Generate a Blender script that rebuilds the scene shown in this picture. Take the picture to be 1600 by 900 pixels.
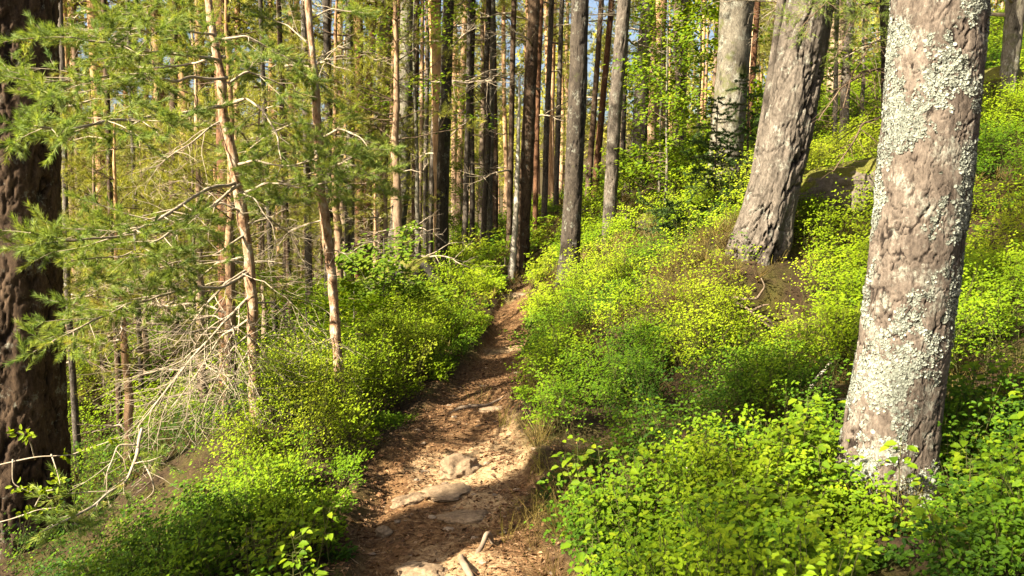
import bpy, math, random
import numpy as np
from mathutils import Vector

# ------------------------------------------------------------------ camera, sky, sun, exposure
for o in list(bpy.data.objects):
    bpy.data.objects.remove(o)
sc = bpy.context.scene
COL = sc.collection
R = math.radians
FPX = 1333.3
PITCH = R(5.0)
EYE = 1.6
SUN_AZ, SUN_EL = R(54), R(37)          # azimuth measured from straight behind the camera towards the left

cd = bpy.data.cameras.new('camera')
cam = bpy.data.objects.new('camera', cd)
COL.objects.link(cam)
cam.location = (0, 0, EYE)
cam.rotation_euler = (R(90) - PITCH, 0, 0)
cd.sensor_width = 36
cd.lens = 36 * FPX / 1600
cd.clip_start = 0.05
cd.clip_end = 5000
cd.dof.use_dof = False
sc.camera = cam

world = bpy.data.worlds.new('World')
sc.world = world
world.use_nodes = True
wn, wl = world.node_tree.nodes, world.node_tree.links
sky = wn.new('ShaderNodeTexSky')
sky.sky_type = 'NISHITA'
sky.sun_disc = False
sky.sun_elevation = SUN_EL
sky.sun_rotation = math.atan2(-math.sin(SUN_AZ), -math.cos(SUN_AZ))
sky.air_density = 1.0
sky.dust_density = 6.0
sky.ozone_density = 1.0
wl.new(sky.outputs[0], wn['Background'].inputs[0])
wn['Background'].inputs[1].default_value = 0.05

sd = bpy.data.lights.new('sun', 'SUN')
sd.energy = 5.0
sd.angle = R(0.53)
sd.color = (1.0, 0.91, 0.74)
sun = bpy.data.objects.new('sun', sd)
COL.objects.link(sun)
SUNV = Vector((-math.sin(SUN_AZ) * math.cos(SUN_EL), -math.cos(SUN_AZ) * math.cos(SUN_EL), math.sin(SUN_EL)))
sun.rotation_euler = SUNV.to_track_quat('Z', 'Y').to_euler()
sun.location = SUNV * 40

sc.view_settings.view_transform = 'Standard'
sc.view_settings.look = 'None'
sc.view_settings.gamma = 1.0
sc.view_settings.exposure = 2.62
sc.view_settings.use_curve_mapping = False
sc.render.engine = 'CYCLES'
sc.cycles.max_bounces = 5
sc.cycles.diffuse_bounces = 2
sc.cycles.glossy_bounces = 1
sc.cycles.transmission_bounces = 3
sc.cycles.transparent_max_bounces = 4
sc.cycles.caustics_reflective = False
sc.cycles.caustics_refractive = False
sc.cycles.use_denoising = True

rng = np.random.default_rng(11)
random.seed(5)

# ------------------------------------------------------------------ helpers
CP, SP = math.cos(PITCH), math.sin(PITCH)


def at(px, py, d):
    """world point on the sight line through a photo pixel, d metres ahead of the camera"""
    dx, dy = (px - 800) / FPX, -(py - 450) / FPX
    v = np.array([dx, CP + dy * SP, -SP + dy * CP])
    v *= d / v[1]
    return np.array([0, 0, EYE]) + v


def hash3(ix, iy, iz, seed=0):
    h = (ix.astype(np.int64) * 374761393 + iy.astype(np.int64) * 668265263 + iz.astype(np.int64) * 2147483647 + seed * 974634777)
    h = (h ^ (h >> 13)) * 1274126177 & 0xffffffff
    h = (h ^ (h >> 16)) * 2246822519 & 0xffffffff
    h = h ^ (h >> 15)
    return (h & 0xffffff) / float(0x1000000)


def vnoise(x, y, z=None, seed=0):
    x = np.asarray(x, float); y = np.asarray(y, float)
    z = np.zeros_like(x) if z is None else np.asarray(z, float)
    ix, iy, iz = np.floor(x), np.floor(y), np.floor(z)
    fx, fy, fz = x - ix, y - iy, z - iz
    fx = fx * fx * (3 - 2 * fx); fy = fy * fy * (3 - 2 * fy); fz = fz * fz * (3 - 2 * fz)
    r = 0
    for a in (0, 1):
        for b in (0, 1):
            for c in (0, 1):
                w = (fx if a else 1 - fx) * (fy if b else 1 - fy) * (fz if c else 1 - fz)
                r = r + w * hash3(ix + a, iy + b, iz + c, seed)
    return r * 2 - 1


def fbm(x, y, z=None, oct=4, seed=0):
    s, a = 0, 1.0
    for k in range(oct):
        f = 2.03 ** k
        s = s + a * vnoise(np.asarray(x) * f, np.asarray(y) * f, None if z is None else np.asarray(z) * f, seed + k)
        a *= 0.5
    return s


def cells(u, v, nC, seed=0):
    """cell noise, periodic in u; returns F1, F2, cell id"""
    iu, iv = np.floor(u), np.floor(v)
    F1 = np.full(u.shape, 9.0); F2 = np.full(u.shape, 9.0); idd = np.zeros(u.shape)
    z = np.zeros_like(u)
    for a in (-1, 0, 1):
        for b in (-1, 0, 1):
            cu = np.mod(iu + a, nC)
            cx = iu + a + 0.1 + 0.8 * hash3(cu, iv + b, z, seed)
            cy = iv + b + 0.1 + 0.8 * hash3(cu, iv + b, z, seed + 7)
            d = np.hypot(u - cx, v - cy)
            i = hash3(cu, iv + b, z, seed + 13)
            near = d < F1
            F2 = np.where(near, F1, np.minimum(F2, d))
            idd = np.where(near, i, idd)
            F1 = np.where(near, d, F1)
    return F1, F2, idd


def sstep(a, b, x):
    t = np.clip((x - a) / (b - a), 0, 1)
    return t * t * (3 - 2 * t)


def norm(v):
    return v / np.maximum(np.linalg.norm(v, axis=-1, keepdims=True), 1e-9)


class MB:
    """collects vertices, triangles and quads and links them as ONE mesh object"""
    def __init__(self):
        self.v, self.t, self.q, self.a = [], [], [], []
        self.tm, self.qm = [], []
        self.n = 0

    def add(self, v, tris=None, quads=None, tint=0.5, m=0):
        v = np.asarray(v, float).reshape(-1, 3)
        if tris is not None and len(tris):
            self.t.append(np.asarray(tris, np.int64).reshape(-1, 3) + self.n)
            self.tm.append(np.full(len(self.t[-1]), m))
        if quads is not None and len(quads):
            self.q.append(np.asarray(quads, np.int64).reshape(-1, 4) + self.n)
            self.qm.append(np.full(len(self.q[-1]), m))
        self.v.append(v)
        self.a.append(np.broadcast_to(np.asarray(tint, float), (len(v),)))
        self.n += len(v)

    def mesh(self, name, mats, smooth=True):
        me = bpy.data.meshes.new(name)
        v = np.concatenate(self.v) if self.v else np.zeros((0, 3))
        t = np.concatenate(self.t) if self.t else np.zeros((0, 3), int)
        q = np.concatenate(self.q) if self.q else np.zeros((0, 4), int)
        nt, nq = len(t), len(q)
        me.vertices.add(len(v)); me.vertices.foreach_set('co', v.astype(np.float32).ravel())
        me.loops.add(nt * 3 + nq * 4)
        me.loops.foreach_set('vertex_index', np.concatenate([t.ravel(), q.ravel()]).astype(np.int32))
        me.polygons.add(nt + nq)
        st = np.concatenate([np.arange(nt) * 3, nt * 3 + np.arange(nq) * 4]).astype(np.int32)
        me.polygons.foreach_set('loop_start', st)
        mi = np.concatenate(([np.concatenate(self.tm)] if self.tm else []) + ([np.concatenate(self.qm)] if self.qm else []))
        me.polygons.foreach_set('material_index', mi.astype(np.int32))
        me.polygons.foreach_set('use_smooth', np.full(nt + nq, smooth))
        at_ = me.attributes.new('tint', 'FLOAT', 'POINT')
        at_.data.foreach_set('value', np.concatenate(self.a).astype(np.float32))
        for m in (mats if isinstance(mats, (list, tuple)) else [mats]):
            me.materials.append(m)
        me.update(calc_edges=True)
        me.validate()
        return me


def obj(name, me, parent=None, loc=(0, 0, 0), rot=(0, 0, 0), scale=1.0):
    o = bpy.data.objects.new(name, me)
    COL.objects.link(o)
    o.location = loc
    o.rotation_euler = rot
    o.scale = (scale,) * 3 if np.isscalar(scale) else scale
    if parent is not None:
        o.parent = parent
    return o


def tag(o, label=None, cat=None, group=None, kind=None):
    if label: o['label'] = label
    if cat: o['category'] = cat
    if group: o['group'] = group
    if kind: o['kind'] = kind
    return o


def thing(name, label, cat, loc, rotz=0, group=None, scale=1.0):
    return tag(obj(name, None, None, loc, (0, 0, rotz), scale), label, cat, group)


# ------------------------------------------------------------------ materials
def new_mat(name):
    m = bpy.data.materials.new(name)
    m.use_nodes = True
    n = m.node_tree.nodes
    return m, n, m.node_tree.links, n['Principled BSDF'], n['Material Output']


def ramp(n, l, src, stops):
    r = n.new('ShaderNodeValToRGB')
    while len(r.color_ramp.elements) > 1:
        r.color_ramp.elements.remove(r.color_ramp.elements[-1])
    for i, (p, c) in enumerate(stops):
        e = r.color_ramp.elements[0] if i == 0 else r.color_ramp.elements.new(p)
        e.position = p
        e.color = (*c, 1)
    if src is not None:
        l.new(src, r.inputs[0])
    return r.outputs[0]


def attr(n, name='tint'):
    a = n.new('ShaderNodeAttribute')
    a.attribute_name = name
    return a.outputs['Fac']


def noise_tex(n, l, scale, detail=4, vec=None, rough=0.55):
    t = n.new('ShaderNodeTexNoise')
    t.inputs['Scale'].default_value = scale
    t.inputs['Detail'].default_value = detail
    t.inputs['Roughness'].default_value = rough
    if vec is not None:
        l.new(vec, t.inputs['Vector'])
    return t.outputs['Fac']


def coords(n, l, kind='Object', scale=(1, 1, 1)):
    tc = n.new('ShaderNodeTexCoord')
    mp = n.new('ShaderNodeMapping')
    mp.inputs['Scale'].default_value = scale
    l.new(tc.outputs[kind], mp.inputs['Vector'])
    return mp.outputs[0]


def mix(n, l, a, b, f, mode='MIX'):
    m = n.new('ShaderNodeMix')
    m.data_type = 'RGBA'
    m.blend_type = mode
    for s, x in ((m.inputs[0], f), (m.inputs[6], a), (m.inputs[7], b)):
        if isinstance(x, (int, float)):
            s.default_value = x
        elif isinstance(x, tuple):
            s.default_value = (*x, 1)
        else:
            l.new(x, s)
    return m.outputs[2]


def bump(n, l, h, strength, dist=0.02):
    b = n.new('ShaderNodeBump')
    b.inputs['Strength'].default_value = strength
    b.inputs['Distance'].default_value = dist
    l.new(h, b.inputs['Height'])
    return b.outputs[0]


def leaf_mat(name, stops, trans=0.35, rough=0.6, spec=0.1, tcol=1.5):
    m, n, l, p, out = new_mat(name)
    c = ramp(n, l, attr(n), stops)
    l.new(c, p.inputs['Base Color'])
    p.inputs['Roughness'].default_value = rough
    p.inputs['Specular IOR Level'].default_value = spec
    tr = n.new('ShaderNodeBsdfTranslucent')
    tc = mix(n, l, c, (tcol * 1.05, tcol, tcol * .5), 1.0, 'MULTIPLY')
    l.new(tc, tr.inputs['Color'])
    ms = n.new('ShaderNodeMixShader')
    ms.inputs[0].default_value = trans
    l.new(p.outputs[0], ms.inputs[1])
    l.new(tr.outputs[0], ms.inputs[2])
    l.new(ms.outputs[0], out.inputs['Surface'])
    return m


M = {}
M['bilberry'] = leaf_mat('bilberry_leaf', [(0, (.022, .065, .005)), (.3, (.10, .20, .006)), (.6, (.205, .31, .006)), (.85, (.285, .375, .008)), (1, (.33, .38, .02))], .36)  # darkest stop deepened for the painted shade in the left hollow
M['broad'] = leaf_mat('young_broad_leaf', [(0, (.05, .13, .006)), (.5, (.155, .26, .008)), (1, (.30, .36, .012))], .42)
M['rowan'] = leaf_mat('rowan_leaf', [(0, (.05, .12, .008)), (.5, (.13, .22, .012)), (1, (.24, .30, .02))], .4)
M['needle'] = leaf_mat('pine_needle', [(0, (.08, .15, .025)), (.5, (.245, .335, .065)), (.8, (.40, .46, .09)), (1, (.40, .31, .07))], .36, .5, .15)
M['needle_far'] = leaf_mat('pine_needle_far', [(0, (.05, .065, .012)), (.5, (.175, .185, .026)), (1, (.36, .33, .055))], .42, .5, .25)
M['spruce'] = leaf_mat('spruce_needle', [(0, (.03, .06, .014)), (1, (.08, .14, .028))], .12)
M['heather'] = leaf_mat('heather_sprig', [(0, (.08, .045, .022)), (.5, (.19, .135, .035)), (1, (.24, .215, .035))], .2)
M['drygrass'] = leaf_mat('dry_grass', [(0, (.18, .12, .045)), (.5, (.34, .25, .10)), (1, (.48, .40, .17))], .25)
M['litter'] = leaf_mat('dead_leaf', [(0, (.05, .024, .011)), (.4, (.18, .085, .033)), (.75, (.32, .18, .08)), (1, (.48, .32, .18))], .06, .7, .2)


def simple(name, stops, scale=8, rough=.85, stretch=(1, 1, 1), bs=.4, bd=.01, use_attr=False, spec=.2):
    m, n, l, p, out = new_mat(name)
    v = coords(n, l, 'Object', stretch)
    nz = noise_tex(n, l, scale, 6, v, .65)
    c = ramp(n, l, nz, stops)
    if use_attr:
        c = mix(n, l, c, ramp(n, l, attr(n), [(0, (.6, .6, .6)), (1, (1.3, 1.3, 1.3))]), 1.0, 'MULTIPLY')
    l.new(c, p.inputs['Base Color'])
    p.inputs['Roughness'].default_value = rough
    p.inputs['Specular IOR Level'].default_value = spec
    l.new(bump(n, l, nz, bs, bd), p.inputs['Normal'])
    return m


M['twig'] = simple('grey_dead_twig', [(.3, (.28, .21, .13)), (.7, (.58, .48, .34))], 20, use_attr=True)
M['twig_brown'] = simple('brown_twig', [(.3, (.09, .055, .03)), (.7, (.22, .15, .09))], 20, use_attr=True)
M['stem'] = simple('bilberry_stem', [(.3, (.07, .09, .018)), (.7, (.14, .12, .035))], 20)
M['lichen'] = simple('foliose_lichen', [(.3, (.22, .228, .17)), (.55, (.32, .332, .262)), (.75, (.43, .435, .36))], 60, .95, bs=.5, bd=.004, use_attr=True, spec=.1)
M['root'] = simple('worn_root', [(.3, (.14, .09, .055)), (.7, (.36, .27, .18))], 9, .8, (1, 1, 1))
M['moss'] = simple('moss_cushion', [(.3, (.10, .10, .010)), (.6, (.22, .20, .02)), (.8, (.30, .26, .05))], 14, .95, bs=1, bd=.03, spec=.05)
M['deadwood'] = simple('pale_dead_wood', [(.3, (.30, .25, .18)), (.7, (.62, .56, .45))], 6, .8, (3, 3, .4))
M['pebble'] = simple('pebble_stone', [(.3, (.16, .11, .07)), (.7, (.36, .27, .18))], 14, .85, use_attr=True)


def bark_near(name, plate, plate2, crack, lichen=.0, moss=0.0):
    """bark whose plates and cracks are modelled: tint = 0 in a crack, .2-1 over a plate"""
    m, n, l, p, out = new_mat(name)
    v = coords(n, l, 'Object', (1, 1, .45))
    v1 = coords(n, l, 'Object', (1, 1, 1))
    t = attr(n)
    nz = noise_tex(n, l, 11, 6, v, .7)
    fine = noise_tex(n, l, 60, 6, v, .8)
    fleck = noise_tex(n, l, 26, 8, v, .8)
    pl = ramp(n, l, nz, [(.32, plate), (.68, plate2)])
    pl = mix(n, l, pl, ramp(n, l, fine, [(.34, (.5, .48, .47)), (.66, (1.38, 1.36, 1.34))]), 1.0, 'MULTIPLY')
    pl = mix(n, l, pl, ramp(n, l, fleck, [(.36, (.38, .35, .33)), (.44, (1, 1, 1))]), 1.0, 'MULTIPLY')
    c = mix(n, l, crack, pl, ramp(n, l, t, [(.02, (0, 0, 0)), (.26, (1, 1, 1))]))
    c = mix(n, l, c, ramp(n, l, t, [(.2, (.78, .76, .74)), (1, (1.2, 1.2, 1.2))]), 1.0, 'MULTIPLY')
    if lichen:
        ln = noise_tex(n, l, 7, 8, v1, .75)
        lf = ramp(n, l, ln, [(.60 - lichen * .25, (0, 0, 0)), (.66 - lichen * .25, (1, 1, 1))])
        lc = mix(n, l, plate2, (.36, .37, .29), .55)
        lf = mix(n, l, lf, ramp(n, l, fine, [(.42, (.0, .0, .0)), (.56, (1, 1, 1))]), 1.0, 'MULTIPLY')
        c = mix(n, l, c, lc, lf)
    if moss:
        mn = noise_tex(n, l, 3.2, 8, v1, .7)
        mf = ramp(n, l, mn, [(.62 - moss * .25, (0, 0, 0)), (.72 - moss * .25, (.8, .8, .8))])
        c = mix(n, l, c, (.10, .11, .025), mf)
    l.new(c, p.inputs['Base Color'])
    p.inputs['Roughness'].default_value = .9
    p.inputs['Specular IOR Level'].default_value = .15
    l.new(bump(n, l, mix(n, l, fine, fleck, .5), 1.0, .010), p.inputs['Normal'])
    return m


M['bark_lichen'] = bark_near('pinkish_bark', (.112, .088, .067), (.222, .18, .14), (.025, .017, .012), .3)
M['bark_plate'] = bark_near('plated_pine_bark', (.082, .069, .053), (.205, .173, .136), (.014, .010, .007), .2)
M['bark_dark'] = bark_near('dark_grey_bark', (.045, .036, .027), (.11, .09, .066), (.016, .012, .01), .18, .1)
M['bark_rough'] = bark_near('rough_brown_bark', (.06, .036, .02), (.15, .10, .06), (.02, .012, .008), .16)
M['bark_grey'] = bark_near('grey_mossy_bark', (.13, .115, .085), (.26, .235, .18), (.03, .025, .018), .3, .35)
M['bark_red'] = bark_near('red_pine_bark', (.11, .05, .026), (.25, .13, .065), (.03, .015, .01), 0)


def bark_far(name='far_pine_bark'):
    m, n, l, p, out = new_mat(name)
    v = coords(n, l, 'Object', (1, 1, .3))
    nz = noise_tex(n, l, 9, 5, v, .7)
    tc = n.new('ShaderNodeTexCoord')
    sx = n.new('ShaderNodeSeparateXYZ')
    l.new(tc.outputs['Object'], sx.inputs[0])
    oi = n.new('ShaderNodeObjectInfo')
    ad = n.new('ShaderNodeMath'); ad.operation = 'MULTIPLY_ADD'
    l.new(oi.outputs['Random'], ad.inputs[0]); ad.inputs[1].default_value = 6.0
    l.new(sx.outputs[2], ad.inputs[2])
    hgt = n.new('ShaderNodeMapRange')
    l.new(ad.outputs[0], hgt.inputs[0])
    hgt.inputs[1].default_value = 3.0
    hgt.inputs[2].default_value = 9.0
    low = ramp(n, l, nz, [(.3, (.085, .062, .045)), (.65, (.27, .21, .15))])
    high = ramp(n, l, nz, [(.3, (.17, .095, .05)), (.7, (.37, .24, .13))])
    c = mix(n, l, low, high, hgt.outputs[0])
    r2 = n.new('ShaderNodeMath'); r2.operation = 'FRACT'
    r3 = n.new('ShaderNodeMath'); r3.operation = 'MULTIPLY'
    l.new(oi.outputs['Random'], r3.inputs[0]); r3.inputs[1].default_value = 17.3
    l.new(r3.outputs[0], r2.inputs[0])
    c = mix(n, l, c, ramp(n, l, r2.outputs[0], [(0, (.5, .5, .5)), (.4, (1.05, 1.0, .95)), (1, (1.8, 1.65, 1.45))]), 1.0, 'MULTIPLY')
    l.new(c, p.inputs['Base Color'])
    p.inputs['Roughness'].default_value = .9
    p.inputs['Specular IOR Level'].default_value = .1
    l.new(bump(n, l, nz, .9, .03), p.inputs['Normal'])
    return m


M['bark_far'] = bark_far()


def ground_mat():
    m, n, l, p, out = new_mat('forest_floor')
    sandy = attr(n, 'sandy')
    v = coords(n, l, 'Object')
    a = attr(n)                                   # 1 on the trodden trail
    n1 = noise_tex(n, l, 2.3, 6, v, .6)
    n2 = noise_tex(n, l, 26, 6, v, .7)
    n3 = noise_tex(n, l, 120, 3, v, .7)
    soil = ramp(n, l, n2, [(.28, (.055, .024, .010)), (.48, (.155, .082, .034)), (.7, (.33, .205, .095))])
    sand = ramp(n, l, n2, [(.3, (.24, .14, .07)), (.7, (.52, .375, .20))])
    sa = n.new('ShaderNodeMath'); sa.operation = 'MULTIPLY_ADD'
    l.new(n2, sa.inputs[0]); sa.inputs[1].default_value = .5; l.new(sandy, sa.inputs[2])
    soil = mix(n, l, soil, sand, ramp(n, l, sa.outputs[0], [(.55, (0, 0, 0)), (.8, (1, 1, 1))]))
    soil = mix(n, l, soil, ramp(n, l, n3, [(.3, (.65, .62, .6)), (.7, (1.3, 1.3, 1.3))]), 1.0, 'MULTIPLY')
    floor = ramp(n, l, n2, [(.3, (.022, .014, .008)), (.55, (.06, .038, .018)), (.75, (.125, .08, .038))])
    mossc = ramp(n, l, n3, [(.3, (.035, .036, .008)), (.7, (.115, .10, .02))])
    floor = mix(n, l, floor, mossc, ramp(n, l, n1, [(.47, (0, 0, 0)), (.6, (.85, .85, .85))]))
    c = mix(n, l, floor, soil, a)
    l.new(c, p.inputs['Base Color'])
    p.inputs['Roughness'].default_value = .95
    p.inputs['Specular IOR Level'].default_value = .1
    h = mix(n, l, n2, n3, .4)
    l.new(bump(n, l, h, .9, .02), p.inputs['Normal'])
    return m


M['ground'] = ground_mat()


def rock_mat(name, c0, c1, mossy):
    m, n, l, p, out = new_mat(name)
    v = coords(n, l, 'Object')
    n1 = noise_tex(n, l, 5, 8, v, .7)
    n2 = noise_tex(n, l, 48, 8, v, .85)
    c = ramp(n, l, n1, [(.3, c0), (.7, c1)])
    c = mix(n, l, c, ramp(n, l, n2, [(.35, (.5, .48, .46)), (.65, (1.3, 1.3, 1.3))]), 1.0, 'MULTIPLY')
    if mossy:
        g = n.new('ShaderNodeNewGeometry')
        s = n.new('ShaderNodeSeparateXYZ')
        l.new(g.outputs['Normal'], s.inputs[0])
        ad = n.new('ShaderNodeMath'); ad.operation = 'ADD'
        l.new(s.outputs[2], ad.inputs[0]); l.new(n1, ad.inputs[1])
        f = ramp(n, l, ad.outputs[0], [(1.1 - mossy, (0, 0, 0)), (1.3 - mossy, (1, 1, 1))])
        c = mix(n, l, c, ramp(n, l, n2, [(.3, (.07, .072, .012)), (.7, (.20, .185, .03))]), f)
    l.new(c, p.inputs['Base Color'])
    p.inputs['Roughness'].default_value = .9
    p.inputs['Specular IOR Level'].default_value = .15
    l.new(bump(n, l, mix(n, l, n1, n2, .4), .8, .03), p.inputs['Normal'])
    return m


M['rock_path'] = rock_mat('trodden_rock', (.20, .13, .075), (.42, .30, .18), 0)
M['rock_moss'] = rock_mat('mossy_rock', (.10, .08, .06), (.27, .22, .16), .22)
M['rock_mossy'] = rock_mat('moss_covered_rock', (.10, .075, .05), (.24, .19, .13), .95)
M['rock_dark'] = rock_mat('grey_boulder', (.06, .052, .042), (.17, .15, .12), .3)

# plain base colours: bring every material down to its real-world albedo
for mat in M.values():
    nt = mat.node_tree
    k = .95 if mat is M['needle_far'] else .57 if any(nd.type == 'BSDF_TRANSLUCENT' for nd in nt.nodes) else (.85 if mat is M['bark_far'] else .58)
    for nd in [nd for nd in nt.nodes if nd.type in ('BSDF_PRINCIPLED', 'BSDF_TRANSLUCENT')]:
        sk = nd.inputs['Base Color' if nd.type == 'BSDF_PRINCIPLED' else 'Color']
        if sk.is_linked:
            src = sk.links[0].from_socket
            nt.links.new(mix(nt.nodes, nt.links, src, (k, k, k), 1.0, 'MULTIPLY'), sk)

# ------------------------------------------------------------------ terrain
CTRL = [  # photo x, photo y, metres ahead
    (700, 900, 3.62), (705, 700, 5.7), (740, 620, 7.3), (785, 560, 9.0), (800, 500, 11.2), (806, 462, 13.4), (830, 440, 15.0),
    (1370, 795, 4.1), (1185, 385, 8.6), (950, 395, 14), (885, 440, 11.7), (1135, 312, 13), (990, 300, 17), (1290, 320, 9.6),
    (1570, 640, 5.0), (1575, 380, 8.0), (1560, 190, 11), (1100, 640, 6.8), (1150, 530, 7.6), (1240, 430, 8.4), (870, 690, 5.8), (860, 600, 7.6), (900, 900, 3.5), (1250, 900, 3.4),
    (1580, 860, 3.6), (1000, 470, 10), (1100, 400, 10), (820, 422, 16.5),
    (320, 850, 4.3), (215, 895, 4.1), (420, 720, 5.6), (400, 652, 6.4), (533, 640, 6.9), (560, 900, 3.7), (560, 760, 5.0),
    (40, 852, 6.2), (150, 812, 7.2), (80, 900, 5.4), (-60, 900, 5.7), (250, 715, 10.0), (330, 640, 12), (450, 600, 11.5), (600, 560, 9.4), (650, 482, 13), (690, 445, 17), (600, 480, 15),
    (520, 560, 11.5), (300, 570, 14), (100, 600, 14), (620, 450, 19), (480, 500, 20), (200, 520, 22), (770, 415, 20),
]
cp = [at(*c) for c in CTRL]
for c, q in zip(CTRL, cp):                      # those points are tops of bushes: the soil lies lower
    if c[:2] in ((320, 850), (215, 895), (420, 720)): q[2] -= .20
    if c[:2] in ((560, 900), (560, 760), (402, 652), (400, 652), (533, 640)): q[2] -= .10
    if c[:2] in ((1250, 900), (1370, 795), (900, 900)): q[2] -= .08
cp += [np.array(p, float) for p in [(-1.5, 0, -.1), (1.5, 0, .15), (0, 0, 0), (4, 0, .9), (-4, 0, -1.0), (-3, 3.4, -1.0), (-2.55, 4.3, -.85), (-2.45, 5.2, -.85), (-9, 4, -2.6), (9, 3, 3.2), (0, -12, .2), (-14, -8, -3.5), (14, -8, 5.5),
      (0, 28, 1.2), (-8, 28, -1.5), (-20, 28, -7), (-14, 16, -4.2), (8, 28, 4.8), (20, 28, 9), (14, 16, 6.2),
      (0, 55, 1.5), (-30, 55, -12), (30, 55, 13), (-60, 30, -20), (60, 30, 22), (-60, 100, -20), (60, 100, 22), (0, 120, 1), (-150, 60, -34), (150, 60, 45),
      (-150, -100, -30), (150, -100, 40), (0, -100, 3), (0, 300, 8), (-300, 300, 20), (300, 300, 60), (-380, 60, 30), (0, 700, 60), (-700, 500, 110), (-700, -300, 60), (700, 0, 110), (700, 600, 140), (0, -700, 20)]]
cp = np.array(cp)


def rbf_fit(P, z, lam=0.004):
    D = np.hypot(P[:, None, 0] - P[None, :, 0], P[:, None, 1] - P[None, :, 1])
    D = np.sqrt(D * D + 0.6)
    n = len(P)
    A = np.zeros((n + 3, n + 3))
    A[:n, :n] = D - lam * np.eye(n)
    A[:n, n:] = np.c_[np.ones(n), P]
    A[n:, :n] = A[:n, n:].T
    return np.linalg.solve(A, np.r_[z, 0, 0, 0])


W = rbf_fit(cp[:, :2], cp[:, 2])
PATH = np.array([at(*c)[:2] for c in [(715, 1000, 2.9), (700, 900, 3.62), (688, 800, 4.5), (704, 700, 5.7), (737, 620, 7.3), (783, 560, 9.0), (799, 500, 11.2), (806, 462, 13.4), (812, 440, 15)]])
PATH = np.r_[[[-.1, -6], [-.22, 0]], PATH, [[.9, 18], [1.6, 24], [1.2, 40]]]
PW = np.interp(PATH[:, 1], [-6, 3.6, 5.7, 7.3, 9, 11.2, 13.4, 18], [.5, .49, .46, .37, .29, .25, .21, .2])


def path_d(x, y):
    """signed lateral distance from the trail's centre line and its half width"""
    c = np.interp(y, PATH[:, 1], PATH[:, 0])
    w = np.interp(y, PATH[:, 1], PW)
    return x - c, w


def path_mask(x, y):
    u, w = path_d(x, y)
    nz = fbm(x * 2.2, y * 2.2, oct=3, seed=21) * .16
    return (1 - sstep(.72, 1.2, np.abs(u) / w + nz)) * (1 - sstep(13.6, 15.2, y))


def ground(x, y, fine=True):
    x = np.asarray(x, float); y = np.asarray(y, float)
    sh = x.shape
    x = x.ravel(); y = y.ravel()
    z = np.empty_like(x)
    for i in range(0, len(x), 60000):
        xs, ys = x[i:i + 60000], y[i:i + 60000]
        D = np.sqrt((xs[:, None] - cp[None, :, 0]) ** 2 + (ys[:, None] - cp[None, :, 1]) ** 2 + .6)
        z[i:i + 60000] = D @ W[:-3] + W[-3] + xs * W[-2] + ys * W[-1]
    m = path_mask(x, y)
    h_ = at(1190, 500, 7.5); z = z - .22 * sstep(1.15, .62, np.hypot((x - h_[0]) / .50, (y - h_[1]) / .55) + .15 * fbm(x * 3, y * 3, oct=2, seed=19))
    h_ = at(1122, 500, 7.15); z = z + .25 * np.exp(-(((x - h_[0]) / .30) ** 2 + ((y - h_[1]) / .42) ** 2) ** 1.5)
    near = np.exp(-(x * x + y * y) / 3000.)
    z = z - .05 * m * (y < 22)
    z = z + near * (1 - .75 * m) * (.07 * fbm(x * .9, y * .9, oct=3, seed=3))
    z = z + near * (1 - m) * .09 * sstep(.1, .8, .5 + .5 * fbm(x * 1.9, y * 1.9, oct=2, seed=17))
    if fine:
        z = z + near * (.012 + .004 * m) * fbm(x * 6, y * 6, oct=3, seed=9)
        z = z + m * near * (.03 * np.clip(fbm(x * 2.6 + 5, y * 2.6, oct=2, seed=14), -.3, 1) + .006 * fbm(x * 22, y * 22, oct=2, seed=4))
    return z.reshape(sh)


def gz(x, y):
    return float(ground(np.array([x]), np.array([y]))[0])


def axis(lo, hi, step, far, grow):
    c = list(np.arange(lo, hi + 1e-6, step))
    s, a = step, hi
    while a < far:
        s *= grow; a += s; c.append(a)
    s, a, pre = step, lo, []
    while a > -far:
        s *= grow; a -= s; pre.append(a)
    return np.array(pre[::-1] + c)


gx = axis(-1.6, 1.6, .022, 900, 1.035)
gy = axis(2.6, 8.5, .024, 900, 1.03)
X, Y = np.meshgrid(gx, gy)
Zg = ground(X, Y)
ny_, nx_ = X.shape
ii = np.arange(ny_ * nx_).reshape(ny_, nx_)
b = MB()
b.add(np.c_[X.ravel(), Y.ravel(), Zg.ravel()], quads=np.stack([ii[:-1, :-1], ii[:-1, 1:], ii[1:, 1:], ii[1:, :-1]], -1).reshape(-1, 4), tint=path_mask(X.ravel(), Y.ravel()) * (Y.ravel() < 60))
gm = b.mesh('ground', M['ground'])
sand_at = [(730, 735, 5.35, .42), (800, 690, 5.8, .25), (680, 870, 3.85, .30), (760, 790, 4.7, .2), (800, 530, 9.8, .5), (806, 466, 13.2, .6)]
sv = sum(np.exp(-((X.ravel() - at(*q[:3])[0]) ** 2 + ((Y.ravel() - at(*q[:3])[1]) * .8) ** 2) / q[3] ** 2) for q in sand_at)
sv = np.clip(.58 * sv + .22 * fbm(X.ravel() * 2.4, Y.ravel() * 2.4, oct=3, seed=81), 0, 1)
gm.attributes.new('sandy', 'FLOAT', 'POINT').data.foreach_set('value', sv.astype(np.float32))
tag(obj('ground', gm), kind='structure')


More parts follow.
